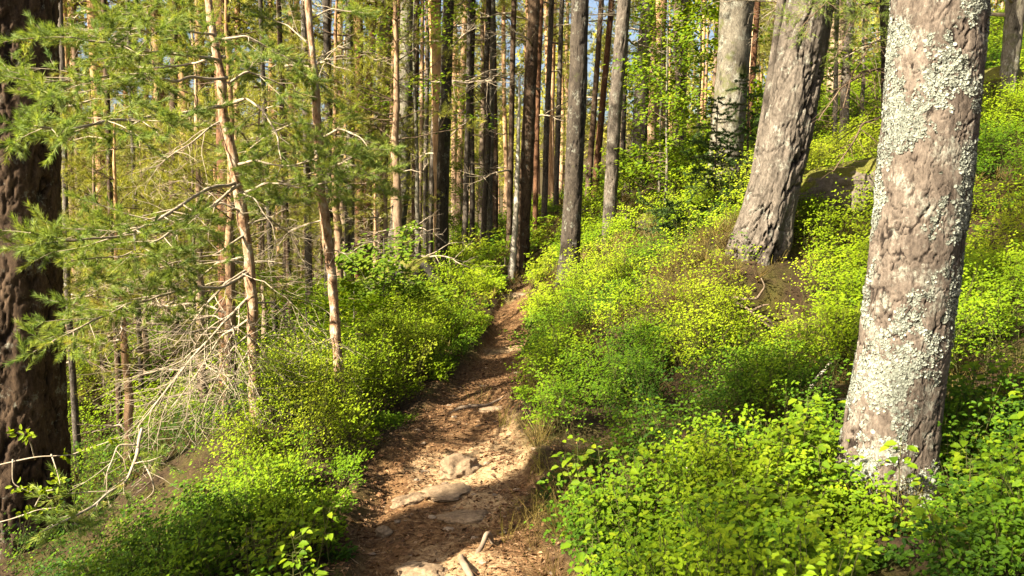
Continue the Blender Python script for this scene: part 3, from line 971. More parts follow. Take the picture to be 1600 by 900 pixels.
thin = [  # pix, d, material, label
    ([(562, 470, 15), (562, 330, 14), (561, 150, 13), (561, 0, 12)], 19, 'bark_red', 'orange sunlit stem, leftmost of the tight cluster left of the trail'),
    ([(576, 470, 13), (575, 330, 13), (576, 150, 12), (585, 0, 10)], 20, 'bark_red', 'brown stem second from the left in the tight cluster left of the trail'),
    ([(588, 465, 13), (589, 330, 12), (592, 180, 11), (600, 0, 10)], 21, 'bark_plate', 'slim tan stem third from the left in the tight cluster left of the trail'),
    ([(597, 470, 15), (598, 300, 15), (603, 150, 13), (608, 0, 12)], 19.5, 'bark_rough', 'straight stem fourth from the left in the tight cluster left of the trail'),
    ([(648, 455, 10), (648, 250, 10), (650, 100, 9), (652, 0, 8)], 23, 'bark_rough', 'thin brown stem close on the right of the curved mossy trunk'),
    ([(670, 440, 11), (672, 350, 10), (678, 200, 10), (685, 0, 9)], 20, 'bark_plate', 'pale slanting stem just left of the black looking trunk'),
    ([(664, 430, 7), (665, 250, 7), (668, 100, 6)], 27, 'bark_plate', 'very thin pale stem left of the slanting pale one'),
    ([(545, 480, 16), (546, 330, 15), (548, 200, 14), (545, 0, 11)], 16, 'bark_grey', 'grey mossy stem left of the orange sunlit stem'),
    ([(512, 470, 12), (515, 300, 13), (512, 120, 12), (510, 0, 12)], 15, 'bark_dark', 'dark slim stem behind the second thin pine'),
    ([(726, 402, 9), (728, 300, 9), (732, 150, 8), (734, 0, 7)], 22, 'bark_plate', 'pale stem right of the black looking trunk, first of three on the far rise'),
    ([(738, 405, 8), (738, 300, 8), (736, 150, 8), (740, 0, 7)], 22.5, 'bark_dark', 'dark stem right of the black looking trunk, second of three on the far rise'),
    ([(754, 400, 9), (757, 320, 9), (763, 230, 8), (760, 100, 8), (764, 0, 8)], 22, 'bark_dark', 'crooked dark stem on the far rise, third right of the black looking trunk'),
    ([(765, 398, 11), (764, 320, 10), (768, 200, 8), (770, 0, 8)], 23, 'bark_grey', 'grey stem with a lit left flank on the far rise behind the trail'),
    ([(774, 395, 9), (774, 250, 9), (772, 100, 8), (770, 0, 8)], 24, 'bark_rough', 'brown stem on the far rise left of the leaning pair by the trail end'),
    ([(795, 412, 9), (797, 300, 9), (800, 150, 8), (803, 0, 8)], 20, 'bark_rough', 'thin dark stem close on the left of the pale dead stem'),
    ([(836, 362, 8), (838, 250, 8), (842, 100, 8), (846, 0, 7)], 21, 'bark_red', 'reddish slim stem just right of the leaning pair at the trail end'),
    ([(850, 350, 9), (854, 200, 9), (860, 60, 8), (862, 0, 8)], 23, 'bark_plate', 'light stem halfway between the leaning brown trunk and the dark grey trunk'),
    ([(868, 352, 8), (872, 200, 8), (878, 0, 7)], 26, 'bark_plate', 'light stem close on the left of the dark grey trunk'),
    ([(916, 338, 10), (926, 200, 9), (936, 60, 8), (940, 0, 8)], 20, 'bark_rough', 'brown stem leaning right between the dark grey trunk and the slender one'),
    ([(928, 320, 11), (938, 200, 10), (948, 90, 9), (956, 0, 9)], 21, 'bark_red', 'orange stem leaning right just left of the slender grey-brown trunk'),
    ([(972, 310, 7), (974, 200, 7), (980, 0, 6)], 24, 'bark_dark', 'very thin dark stem between slender trunk and dark upright trunk'),
    ([(1062, 190, 12), (1066, 80, 12), (1070, 0, 12)], 19, 'bark_plate', 'sunlit tan stem rising above the yellow-green sapling'),
    ([(1170, 190, 9), (1178, 90, 9), (1184, 0, 9)], 17, 'bark_red', 'orange sunlit stem right of the massive pale grey trunk'),
    ([(1160, 392, 20), (1178, 300, 17), (1194, 190, 15), (1210, 90, 14), (1222, 0, 14)], 9.1, 'bark_plate', 'narrow stem rising close along the left side of the stout plated pine'),
    ([(1318, 260, 14), (1320, 150, 15), (1326, 60, 14), (1330, 0, 14)], 13, 'bark_plate', 'patchily lit stem behind the hanging dark twigs left of the lichen trunk'),
    ([(1304, 245, 7), (1306, 120, 7), (1308, 0, 7)], 12, 'bark_grey', 'thin upright stem between the plated pine and the hanging twigs'),
    ([(118, 620, 13), (112, 560, 11), (104, 430, 10), (100, 200, 9)], 10, 'bark_plate', 'thin crooked stem just right of the thick left trunk'),
    ([(186, 640, 10), (184, 560, 10), (176, 460, 9), (172, 300, 9)], 11, 'bark_rough', 'thin dark stem standing among the dead twigs left'),
    ([(221, 600, 8), (216, 480, 8), (210, 300, 7)], 12, 'bark_dark', 'slim black stem left of the drooping dead twigs'),
    ([(270, 430, 14), (270, 250, 13), (272, 100, 12), (272, 0, 12)], 13, 'bark_rough', 'brown stem behind needle sprays, left of the reddish trunk'),
    ([(484, 520, 12), (482, 430, 12), (480, 300, 11)], 15, 'bark_plate', 'sunlit stem seen between the two thin crooked pines'),
    ([(455, 500, 9), (450, 420, 9), (445, 300, 9)], 14, 'bark_rough', 'brown stem standing behind, midway between the two thin pines'),
    ([(432, 520, 9), (424, 420, 9), (418, 300, 8)], 13, 'bark_dark', 'dark stem close on the right of the first thin crooked pine'),
]
for k, (pix, d, mt, lab) in enumerate(thin):
    big_tree('pine_tree', lab, 'tree', pix, d, M[mt], H=13 + (k * 37 % 10) * .3, group='slim pines beyond the trail', ns=18, dz=.12, amp=.012, cell=(.1, .25), seed=30 + k, flare=.25,
             ndead=(5 if d > 12 else 3), zd=(1.8, 7.5), crown_scale=.62)

# pale dead stem leaning against the brown trunk
b = MB()
pp = [at(798, 428, 16.2), at(803, 380, 16.2), at(806, 330, 16.2), at(809, 250, 16.3), at(812, 120, 16.4)]
bs = np.array([pp[0][0], pp[0][1], gz(pp[0][0], pp[0][1])])
tube(b, [p - bs for p in [pp[0] - np.array([0, 0, .4])] + pp], [.085, .08, .062, .05, .04, .02], 10, wob=.01)
o = obj('dead_stem', b.mesh('dead_stem', M['deadwood']), None, bs)
tag(o, 'pale barkless dead stem leaning against the brown trunk where the trail ends', 'dead stem')


# ------------------------------------------------------------------ the two thin young pines at the trail's left edge
def limb(root, base, pix, r, seed, live=True, lvl=2, ratio=.4, tuft=1.0, from_f=.35, droop=-.1, dens=.8, wspan=1.0, nstep=.075, lab=None, wig=.3, L0=.5, npn=70):
    """one limb traced along (photo x, photo y, depth); live limbs carry needle sprays as a sub-part"""
    rs = np.random.default_rng(seed)
    P = np.array([at(*p) for p in pix]) - base
    b = MB()
    C_, rr_ = tube(b, P, np.linspace(r, r * .3, len(P)), 6, wob=.02, seed=seed)
    segs, tips = [], []
    s = np.r_[0, np.cumsum(np.linalg.norm(np.diff(C_, axis=0), axis=1))]
    T = s[-1]
    f = from_f; sd_ = 1
    while f < 1.0:
        i = min(len(C_) - 2, int(np.searchsorted(s, f * T)))
        p = C_[i]; d = norm(C_[i + 1] - C_[i])
        x = np.cross(d, [0, 0, 1.]); x /= max(1e-6, np.linalg.norm(x))
        sd_ = -sd_
        an = R(rs.uniform(35, 65))
        v = d * math.cos(an) + (x * sd_ + rs.normal(size=3) * .35) * math.sin(an)
        grow(p, v, L0 * (1.15 - .75 * f) * rs.uniform(.6, 1.25), max(.002, rr_[i] * .5), lvl - 1, rs, segs, tips, droop, wig, .07, dens, ratio, .5)
        f += nstep / T * rs.uniform(.6, 1.4)
    tips.append((C_[-1], norm(C_[-1] - C_[-2]), 2))
    seg_mesh(b, segs, 4, .5, 0, .0012)
    o = obj('limb', b.mesh('limb', M['twig']), root)
    if lab:
        o['label'] = lab
    if live:
        nb = MB(); PP, AA = [], []
        for (p, d, l) in tips:
            for q in range(3 if l >= 0 else 1):
                PP.append(p - d * .06 * q); AA.append(d + rs.normal(size=3) * (.15 if q == 0 else .6) + np.array([0, 0, .12]))
        for (p0, p1, r0, r1) in segs:
            if r0 < .0035 and rs.random() < .22 * tuft:
                PP.append(p0); AA.append((p1 - p0) / max(1e-6, np.linalg.norm(p1 - p0)) + rs.normal(size=3) * .4)
        needles(nb, np.array(PP), np.array(AA), npn, .044, .0032, .085, rs, 0, (25, 62), lift=.05)
        obj('needles', nb.mesh('needles', M['needle']), o)
    return o


def thin_pine(label, pix, d, mat, seed, H, limbs):
    P = np.array([at(p[0], p[1], d) for p in pix])
    base = np.array([P[0][0], P[0][1], gz(P[0][0], P[0][1])])
    root = thing('young_pine', label, 'tree', base)
    L = P - base
    rad = np.array([p[2] / FPX * d / 2 for p in pix])
    top = [L[-1] + np.array([-.1, .05, 1.0]), L[-1] + np.array([-.05, .1, 2.2])]
    b = MB()
    tube(b, np.r_[[L[0] - np.array([0, 0, .4])], L, top], np.r_[rad[0] * 1.1, rad, rad[-1] * .7, rad[-1] * .3], 14, wob=.012, seed=seed)
    obj('trunk', b.mesh('trunk', mat), root)
    for k, (px_, r, kw) in enumerate(limbs):
        limb(root, base, px_, r, seed * 50 + k, **kw)
    return root


M['bark_young'] = simple('young_pine_bark', [(.36, (.08, .04, .02)), (.47, (.24, .14, .075)), (.56, (.27, .19, .12)), (.66, (.39, .34, .25))], 24, .9, (1, 1, .5), 1.0, .02)
LV = dict(live=True)
dd = dict(live=False, lvl=3, ratio=.55, from_f=.1, dens=.9, droop=-.7, wig=.7, nstep=.075)
thin_pine('thin crooked young pine with long needle limbs above a skirt of dead twigs',
    [(402, 655, 22), (398, 560, 18), (390, 430, 17), (380, 340, 17), (366, 255, 16), (352, 190, 15), (343, 110, 13), (334, 50, 12), (325, 0, 11)], 6.4, M['bark_young'], 3, 5,
    [([(343, 95, 6.4), (300, 84, 6.0), (240, 78, 5.5), (180, 70, 5.1), (110, 60, 4.8)], .014, dict(from_f=.3, L0=.6, **LV)),
     ([(336, 60, 6.4), (290, 45, 6.1), (240, 28, 5.7), (190, 20, 5.4)], .010, dict(from_f=.3, L0=.5, **LV)),
     ([(346, 92, 6.4), (300, 95, 6.6), (250, 104, 7.0), (180, 100, 7.4)], .012, dict(from_f=.4, L0=.5, **LV)),
     ([(357, 163, 6.4), (310, 172, 5.9), (250, 180, 5.3), (190, 190, 4.9), (120, 199, 4.5), (55, 200, 4.2)], .016, dict(from_f=.45, L0=.55, **LV)),
     ([(357, 163, 6.4), (385, 158, 6.2), (410, 175, 6.1), (432, 215, 6.0), (440, 250, 5.9)], .012, dict(from_f=.45, L0=.45, **LV)),
     ([(352, 120, 6.4), (280, 128, 6.0), (190, 112, 5.4), (100, 128, 4.9), (40, 130, 4.6)], .013, dict(from_f=.4, L0=.6, **LV)),
     ([(345, 60, 6.4), (380, 55, 6.4), (420, 80, 6.5), (470, 100, 6.6)], .010, dict(from_f=.25, L0=.5, **LV)),
     ([(352, 130, 6.4), (385, 115, 6.5), (430, 130, 6.6), (475, 150, 6.8)], .010, dict(from_f=.25, L0=.5, **LV)),
     ([(372, 284, 6.4), (330, 294, 6.0), (290, 312, 5.6), (240, 345, 5.2), (180, 368, 4.8), (110, 376, 4.5), (50, 362, 4.3)], .015, dict(from_f=.4, L0=.55, **LV)),
     ([(374, 290, 6.4), (320, 330, 6.0), (260, 370, 5.6), (190, 400, 5.1), (110, 408, 4.7)], .012, dict(from_f=.5, L0=.5, **LV)),
     ([(368, 262, 6.4), (400, 255, 6.3), (450, 262, 6.3), (500, 245, 6.3), (545, 240, 6.3)], .011, dict(from_f=.3, L0=.5, **LV)),
     ([(376, 300, 6.4), (420, 285, 6.2), (470, 295, 6.1), (530, 280, 6.0)], .011, dict(from_f=.3, L0=.5, **LV)),
     ([(388, 430, 6.4), (340, 452, 6.0), (280, 452, 5.6), (210, 470, 5.2), (140, 500, 4.8), (85, 530, 4.5)], .013, dict(from_f=.35, L0=.5, **LV)),
     ([(385, 370, 6.4), (330, 400, 6.1), (270, 410, 5.8), (225, 430, 5.6)], .010, dict(from_f=.4, L0=.4, **LV)),
     ([(352, 180, 6.4), (300, 215, 6.2), (250, 262, 6.0), (225, 268, 5.9)], .008, dict(dd, L0=0.52)),
     ([(386, 330, 6.4), (345, 318, 6.3), (300, 340, 6.2), (250, 355, 6.0)], .010, dict(dd, L0=0.60)),
     ([(390, 420, 6.4), (350, 440, 6.2), (300, 500, 6.0), (270, 540, 5.9)], .010, dict(dd, L0=0.75)),
     ([(393, 460, 6.4), (350, 500, 6.2), (300, 560, 6.0), (240, 640, 5.8), (215, 670, 5.7)], .013, dict(dd, L0=0.90)),
     ([(395, 490, 6.4), (350, 520, 6.4), (300, 590, 6.4), (265, 640, 6.4)], .011, dict(dd, L0=0.75)),
     ([(394, 470, 6.4), (420, 470, 6.5), (450, 500, 6.6), (470, 540, 6.6)], .009, dict(dd, L0=0.60)),
     ([(396, 520, 6.4), (365, 540, 6.2), (330, 600, 6.0), (310, 660, 6.0)], .009, dict(dd, L0=0.60)),
     ([(390, 400, 6.4), (340, 410, 6.6), (290, 450, 6.8), (250, 500, 7.0)], .010, dict(dd, L0=0.75)),
     ([(384, 350, 6.4), (420, 345, 6.5), (455, 370, 6.7), (480, 420, 6.8)], .009, dict(dd, L0=0.60)),
     ([(376, 300, 6.4), (400, 310, 6.3), (425, 350, 6.2), (430, 400, 6.2)], .008, dict(dd, L0=0.52)),
     ([(397, 540, 6.4), (375, 570, 6.3), (345, 620, 6.2), (335, 650, 6.2)], .008, dict(dd, L0=0.52))])
thin_pine('second thin young pine with a bare lower stem standing on the left bank',
    [(536, 640, 17), (530, 560, 15), (520, 470, 15), (511, 380, 15), (502, 290, 14), (495, 190, 13), (488, 90, 12), (478, 0, 11)], 6.9, M['bark_young'], 4, 5,
    [([(497, 200, 6.9), (460, 190, 6.8), (420, 205, 6.7), (380, 240, 6.6)], .011, dict(from_f=.25, L0=.45, **LV)),
     ([(497, 220, 6.9), (530, 200, 6.8), (560, 215, 6.7), (585, 240, 6.6)], .010, dict(from_f=.2, L0=.4, **LV)),
     ([(503, 290, 6.9), (470, 290, 6.7), (440, 300, 6.6), (410, 330, 6.5)], .010, dict(from_f=.25, L0=.4, **LV)),
     ([(500, 260, 6.9), (540, 255, 6.7), (570, 270, 6.6), (600, 300, 6.5)], .010, dict(from_f=.25, L0=.4, **LV)),
     ([(490, 110, 6.9), (450, 95, 6.9), (410, 95, 6.9), (380, 110, 6.9)], .010, dict(from_f=.25, L0=.45, **LV)),
     ([(486, 70, 6.9), (450, 40, 7.0), (420, 30, 7.1)], .008, dict(from_f=.25, L0=.4, **LV)),
     ([(482, 30, 6.9), (520, 15, 6.9), (560, 20, 6.9)], .008, dict(from_f=.25, L0=.4, **LV)),
     ([(507, 340, 6.9), (480, 350, 6.9), (450, 365, 6.9), (430, 390, 6.9)], .007, dict(dd, L0=0.45)),
     ([(512, 390, 6.9), (545, 400, 6.8), (575, 380, 6.8), (610, 360, 6.7)], .006, dict(dd, L0=0.45)),
     ([(526, 520, 6.9), (505, 535, 6.8), (480, 540, 6.8)], .005, dict(dd, L0=0.38)),
     ([(530, 570, 6.9), (550, 590, 6.8), (562, 615, 6.8)], .005, dict(dd, L0=0.30))])

# fallen pine bough with a few live sprays, low at the left
b0 = at(222, 668, 4.6); bg = np.array([b0[0], b0[1], b0[2]])
root = thing('pine_bough', 'bare forked pine bough with last green sprays hanging low before the thick left trunk', 'branch', bg)
limb(root, bg, [(222, 668, 4.6), (215, 705, 4.4), (190, 755, 4.1), (150, 790, 3.9), (95, 815, 3.75), (60, 832, 3.7)], .010, 901, live=True, from_f=.3, L0=.32, lvl=2, npn=40, nstep=.09)
limb(root, bg, [(217, 690, 4.45), (185, 690, 4.4), (165, 735, 4.3), (160, 760, 4.3)], .006, 902, live=False, L0=.25, droop=-.5, wig=.6)
limb(root, bg, [(214, 710, 4.4), (235, 740, 4.3), (245, 765, 4.3), (228, 780, 4.3)], .006, 903, live=False, L0=.25, droop=-.5, wig=.6)

# budding broad-leaved sprig in front of the left trunk
rs = np.random.default_rng(61)
s0 = at(-60, 740, 4.0)
root = thing('broadleaf_sprig', 'bare budding sprig with a few pale young leaves across the foot of the left trunk', 'sapling', (s0[0], s0[1], gz(s0[0], s0[1])))
base = np.array(root.location)
b = MB(); lb = MB()
for pl in ([(-60, 745, 4.0), (0, 728, 4.0), (60, 716, 4.0), (110, 712, 4.0), (175, 690, 4.0)], [(60, 716, 4.0), (52, 690, 3.95), (40, 678, 3.9), (25, 675, 3.9)], [(80, 714, 4.0), (88, 740, 3.95), (92, 760, 3.9)],
           [(-60, 830, 4.0), (10, 812, 4.0), (55, 795, 4.0), (110, 790, 4.0)], [(20, 722, 4), (18, 760, 4.0), (50, 770, 4)], [(55, 795, 4), (66, 770, 3.95), (80, 765, 3.9)], [(-60, 900, 4.0), (-50, 830, 4.0), (-60, 745, 4.0)]):
    Q = np.array([at(*p) for p in pl]) - base
    tube(b, Q, np.linspace(.004, .0018, len(Q)), 5, wob=.02, seed=len(pl))
    n = 7
    f = rs.uniform(.5, 1, n)
    Pp = np.array([[np.interp(x, np.linspace(0, 1, len(Q)), Q[:, i]) for i in range(3)] for x in f])
    leaves(lb, np.repeat(Pp, 3, 0) + rs.normal(size=(n * 3, 3)) * .01, rs.normal(size=(n * 3, 3)), norm(rs.normal(size=(n * 3, 3)) * .5 + np.array([0, -.6, .7])), rs.uniform(.02, .042, n * 3), .018, rs.uniform(.6, 1, n * 3))
obj('stem', b.mesh('stem', M['twig']), root)
obj('foliage', lb.mesh('foliage', M['broad']), root)


# ------------------------------------------------------------------ saplings, spruce, hanging twigs
def place(name, label, cat, meshes, px, py, d, rot=0, s=1.0, group=None, on_ground=True):
    p = at(px, py, d)
    z = gz(p[0], p[1])
    r = thing(name, label, cat, (p[0], p[1], z), rot, group, s)
    obj('trunk', meshes[0], r)
    obj('crown', meshes[1], r)
    return r


birch = broad_sapling(51, 3.6, 1.15, 3400, .08, M['broad'], .12, .7, 34)
place('birch_sapling', 'yellow-green leafy sapling in front of the massive pale grey trunk', 'sapling', birch, 1042, 300, 13.9, 0, .95)
place('birch_sapling', 'smaller yellow-green sapling behind, between the dark upright trunk and the pale one', 'sapling', birch, 1030, 300, 15.5, 2.1, .95)
birch2 = broad_sapling(52, 6.5, 1.7, 2600, .08, M['broad'], .45, .7, 34)
place('birch_sapling', 'tall thin birch with fresh leaf sprays beside the curved mossy trunk', 'sapling', birch2, 655, 455, 15.0, .4, 1.0)
place('birch_sapling', 'leafy sapling left of the plated pine on the upper slope', 'sapling', birch, 1090, 250, 17, 4.0, 1.3)
place('birch_sapling', 'sunny leafy sapling far behind the mossy boulder', 'sapling', birch, 1345, 235, 13.5, 1.0, 1.1)
place('birch_sapling', 'leafy sapling on the far rise behind the black looking trunk', 'sapling', birch, 722, 400, 24, 1.9, .9)
rowan = broad_sapling(54, 1.25, .8, 1700, .07, M['rowan'], .45, .16, 16, up=.15)
place('rowan_sapling', 'low rowan with flat tiers of green leaves just right of the second thin pine', 'sapling', rowan, 600, 500, 9.5, .5, 1.0)
place('rowan_sapling', 'low rowan with flat green leaves between the two thin pines', 'sapling', rowan, 480, 520, 9.0, 2.5, .95)
place('rowan_sapling', 'small rowan with green tiers behind the shaded bilberries left of the trail', 'sapling', rowan, 555, 520, 8.4, 4.2, .75)


def spruce_mesh(seed, h, rad):
    rs = np.random.default_rng(seed)
    bt = MB()
    tube(bt, [(0, 0, -.2), (0, 0, h * .5), (.02, 0, h)], [.016, .011, .003], 8)
    b = MB(); segs = []; tips = []
    for k in range(46):
        f = .12 + .86 * (k + rs.random()) / 46
        az = rs.uniform(0, 6.28)
        grow((0, 0, f * h), (math.cos(az), math.sin(az), .05), rad * (1.05 - f) * rs.uniform(.7, 1.2), .006, 2, rs, segs, tips, -.35, .3, .06, .9, .5, .5)
    seg_mesh(b, segs, 3, .4, 1, .0015)
    P0 = np.array([s[0] for s in segs]); A = np.array([s[1] - s[0] for s in segs])
    needles(b, P0, A, 26, .030, .009, .06, rs, 0, (45, 75))
    return bt.mesh('trunk', M['bark_dark']), b.mesh('crown', [M['spruce'], M['twig_brown']])


spr = spruce_mesh(71, 1.7, .75)
place('spruce_sapling', 'little dark spruce with flat sprays before the massive pale grey trunk', 'sapling', spr, 1116, 330, 10.6)
place('spruce_sapling', 'dark young spruce squeezed between the pale grey trunk and the plated pine', 'sapling', spr, 1166, 330, 11.0, 1.6, 1.15)

# hanging dark twigs left of the lichen trunk: a low dead limb of a pine just outside the picture's top
tp = at(1352, 60, 7.4)
hp = big_tree('pine_tree', 'shaggy pine hung with dark drooping twigs between the plated pine and lichen trunk', 'tree',
    [(1392, 330, 30), (1392, 200, 28), (1390, 100, 27), (1388, 0, 26)], 9.0, M['bark_dark'], ns=30, dz=.06, amp=.015, cell=(.08, .2), seed=23, flare=.2, ndead=0, H=13)
hb = np.array(hp.location)
for k, pl in enumerate(([(1388, 10, 9.0), (1360, 5, 8.8), (1330, 30, 8.6), (1305, 90, 8.4)], [(1388, 60, 9.0), (1360, 70, 8.8), (1335, 110, 8.6), (1318, 170, 8.5)], [(1390, 110, 9.0), (1350, 110, 8.8), (1310, 140, 8.5), (1280, 190, 8.3)],
                        [(1388, -20, 9.0), (1350, -30, 8.6), (1290, 0, 8.2), (1250, 50, 8.0)], [(1390, 180, 9.0), (1350, 190, 8.8), (1320, 240, 8.6), (1300, 270, 8.5)])):
    rs = np.random.default_rng(700 + k)
    limb(hp, hb, pl, .014, 700 + k, live=(k in (0, 3)), lvl=3, ratio=.5, from_f=.1, dens=.9, droop=-.9, wig=.5, L0=.5, nstep=.06, npn=12).data.materials[0] = M['twig_brown']


# ------------------------------------------------------------------ wood behind: filler pines and understorey
def far_pine(label, x, y, rs, near=False, group='tall pines standing in the wood'):
    z = gz(x, y)
    r = thing('pine_tree', label, 'tree', (x, y, z), rs.uniform(0, 6.28), group, rs.uniform(.85, 1.25))
    t = obj('trunk', FAR_T[rs.integers(5)], r, (0, 0, 0), (rs.normal(0, .02), rs.normal(0, .025), 0), (rs.uniform(.5, 1.2),) * 2 + (1.0,))
    obj('crown', (CROWNS if near else CROWNS_FAR)[rs.integers(3)], r, (0, 0, 12.3), (0, 0, rs.uniform(0, 6.28)), rs.uniform(.75, 1.1))
    if y < 34:
        dead_branches(r, None, 5, 2, 8.5, rs, r_off=.1)
    return r


rs = np.random.default_rng(2024)
taken = []


def free(x, y, r):
    if all((x - a) ** 2 + (y - b_) ** 2 > r * r for a, b_ in taken):
        taken.append((x, y)); return True
    return False


cnt = 0
while cnt < 165:
    d = 17 + 48 * rs.random() ** 1.25
    x = rs.uniform(-.72, .72) * d
    pxx = 800 + x / d * FPX
    if d < 32 and (690 < pxx < 1010): continue
    if d < 24 and pxx > 1320: continue
    if not free(x, d, 1.0): continue
    where = 'left of the trail' if x < -.1 * d else ('straight ahead beyond the trail' if x < .16 * d else 'on the slope right of the trail')
    dist = 'nearer' if d < 26 else ('far' if d < 42 else 'farthest')
    far_pine(dist + ' slim pine stem crowded in the wood ' + where, x, d, rs)
    cnt += 1
# understorey
cnt = 0
while cnt < 32:
    d = 8.5 + 12 * rs.random()
    x = rs.uniform(-.74, -.13) * d
    if d < 12 and x > -.25 * d: continue
    if not free(x, d, .8): continue
    k = rs.integers(4)
    r = thing('young_pine', 'one of the bushy olive-green young pines crowding the hollow left of the trail', 'tree', (x, d, gz(x, d)), rs.uniform(0, 6.28), 'young pines in the hollow', rs.uniform(.8, 1.25))
    obj('trunk', YOUNG[k][0], r); obj('crown', YOUNG[k][1], r)
    dead_branches(r, None, 6, .4, 2.2, rs, r_off=.02, sc_=.7)
    cnt += 1
cnt = 0
while cnt < 62:
    d = 22 + 36 * rs.random() ** .7
    x = rs.uniform(-.74, .74) * d
    if not free(x, d, 1.0): continue
    k = rs.integers(3)
    r = thing('young_pine', 'one of the distant olive-green young pines filling the gaps between far stems', 'tree', (x, d, gz(x, d)), rs.uniform(0, 6.28), 'distant young pines', rs.uniform(.8, 1.3))
    obj('trunk', YOUNG_FAR[k][0], r); obj('crown', YOUNG_FAR[k][1], r)
    cnt += 1

# the far wood closing the view: one mass
b = MB(); rs = np.random.default_rng(88)
n = 240
d = 62 + 110 * rs.random(n); x = rs.uniform(-.8, .8, n) * d
z = ground(x, d)
H = rs.uniform(12, 19, n)
P0 = np.c_[x, d, z - .5]
prisms(b, P0, P0 + np.c_[rs.normal(0, .3, n), rs.normal(0, .3, n), H], rs.uniform(.12, .22, n), .04, .5, 6, 1)
K = 150
f = rs.random((n, K)) ** .8
rad = 2.6 * (1.1 - f) ** .6 * rs.uniform(.15, 1.0, (n, K))
az = rs.uniform(0, 6.28, (n, K))
lo = rs.uniform(.15, .5, n)
C_ = np.stack([x[:, None] + rad * np.cos(az), d[:, None] + rad * np.sin(az), z[:, None] + H[:, None] * (lo[:, None] + (1.05 - lo[:, None]) * f)], -1).reshape(-1, 3)
needles(b, C_, norm(rs.normal(size=C_.shape) + np.array([0, 0, .4])), 5, .75, .17, .3, rs, 0, (20, 80), tint=np.repeat(rs.normal(.72, .15, n), K))
tag(obj('forest', b.mesh('forest', [M['needle_far'], M['bark_far']])), 'far off pine wood closing the view between the stems', 'forest', None, 'stuff')

# unseen pines added beside and behind the camera so their crowns dapple the light
for k, (x, y, s, w_, c_) in enumerate(((-3.6, 2.05, 1.0, 2.4, .5), (-15.0, 1.3, 1.1, 1.3, 1.0), (-15.4, -8.6, 1.05, 1.3, 1.0), (-15.3, -3.6, 1.0, 1.3, .62), (-7.6, -.5, 1.0, 1.2, .7), (-18.4, -7.1, 1.0, 1.2, 1.0), (-8.9, -5.1, 1.0, 1.2, .85), (-9.9, -5.3, .97, 1.2, .8), (-20.5, -4.8, 1.0, 1.2, 1.0), (-17.4, -5.1, 1.0, 1.2, .95))):
    r = far_pine('unseen tall pine added to the left for its shade', x, y, np.random.default_rng(510 + k), True, 'pines beside the view')
    r.scale = (s, s, s)
    for ch in r.children:
        if ch.name.startswith('trunk'): ch.scale = (w_, w_, 1)
        if ch.name.startswith('crown'): ch.scale = (c_ * 1.1,) * 3


# ------------------------------------------------------------------ rocks, roots, sticks
def rock(name, label, px, py, d, size, mat, seed, sink=.3, rot=0, sub=5, rough=.35, cat='rock', sharp=.0):
    import bmesh
    bm = bmesh.new()
    bmesh.ops.create_icosphere(bm, subdivisions=sub, radius=1)
    co = np.array([v.co for v in bm.verts])
    nz = fbm(co[:, 0] * 1.1 + seed, co[:, 1] * 1.1, co[:, 2] * 1.1, oct=3, seed=seed)
    q = np.round(fbm(co[:, 0] * 1.6 + seed, co[:, 1] * 1.6 + 9, co[:, 2] * 1.6, oct=1, seed=seed + 2) * 3) / 3
    fine = fbm(co[:, 0] * 7, co[:, 1] * 7, co[:, 2] * 7, oct=3, seed=seed + 1)
    co = co * (1 + rough * nz + sharp * q + (.055 if sharp else .035) * fine)[:, None] * np.array(size)
    for v, c in zip(bm.verts, co):
        v.co = c
    me = bpy.data.meshes.new(name)
    bm.to_mesh(me); bm.free()
    me.polygons.foreach_set('use_smooth', [True] * len(me.polygons))
    me.materials.append(mat)
    p = at(px, py, d)
    z = gz(p[0], p[1])
    o = obj(name, me, None, (p[0], p[1], z + size[2] * (1 - 2 * sink)), (0, 0, rot))
    return tag(o, label, cat)


rock('boulder', 'dark moss-topped boulder at the foot of the black looking trunk', 650, 478, 13.0, (.42, .4, .42), M['rock_dark'], 5, .25)
rock('boulder', 'lower pale-sided boulder left of the dark moss-topped one', 606, 486, 13.6, (.42, .4, .40), M['rock_dark'], 9, .25, 1.0)
rock('boulder', 'long slanting mossy boulder on the slope behind the plated pine', 1302, 330, 9.8, (.5, .4, .30), M['rock_mossy'], 12, .42, .3)
rock('boulder', 'big mossy rock at the top right edge of the bank', 1560, 215, 11.0, (.75, .6, .5), M['rock_mossy'], 14, .42, .5, 6, .5, sharp=.08)
rock('moss_mound', 'round moss-grown hump on the slope near the dark upright trunk', 1003, 336, 14.5, (.32, .3, .2), M['rock_moss'], 21, .3, 0, 5, .35, 'moss cushion')
rock('moss_mound', 'yellow-brown moss hump between the boulder and the lichen trunk', 1345, 300, 9.2, (.5, .4, .35), M['rock_moss'], 22, .3, 0, 5, .4, 'moss cushion')
rock('trail_rock', 'pointed pale stone rising from the middle of the trail', 712, 735, 5.35, (.13, .09, .075), M['rock_path'], 31, .35, .35, 5, .4, sharp=.1)
rock('trail_rock', 'flat broad pale slab just below the pointed stone', 700, 765, 5.0, (.16, .11, .035), M['rock_path'], 33, .4, .2, 5, .3, sharp=.1)
rock('trail_rock', 'low grey stone at the left edge of the trail shadow', 640, 772, 4.95, (.11, .07, .04), M['rock_path'], 35, .35, .6, 5, .3, sharp=.1)
rock('trail_rock', 'shaded flat stone in the shadow band on the trail', 730, 800, 4.6, (.15, .09, .03), M['rock_path'], 37, .4, .1, 5, .3)
rock('trail_rock', 'pale flat stone lying at the far end of the trail', 812, 458, 13.6, (.26, .2, .07), M['rock_path'], 39, .3, 0, 4, .2)
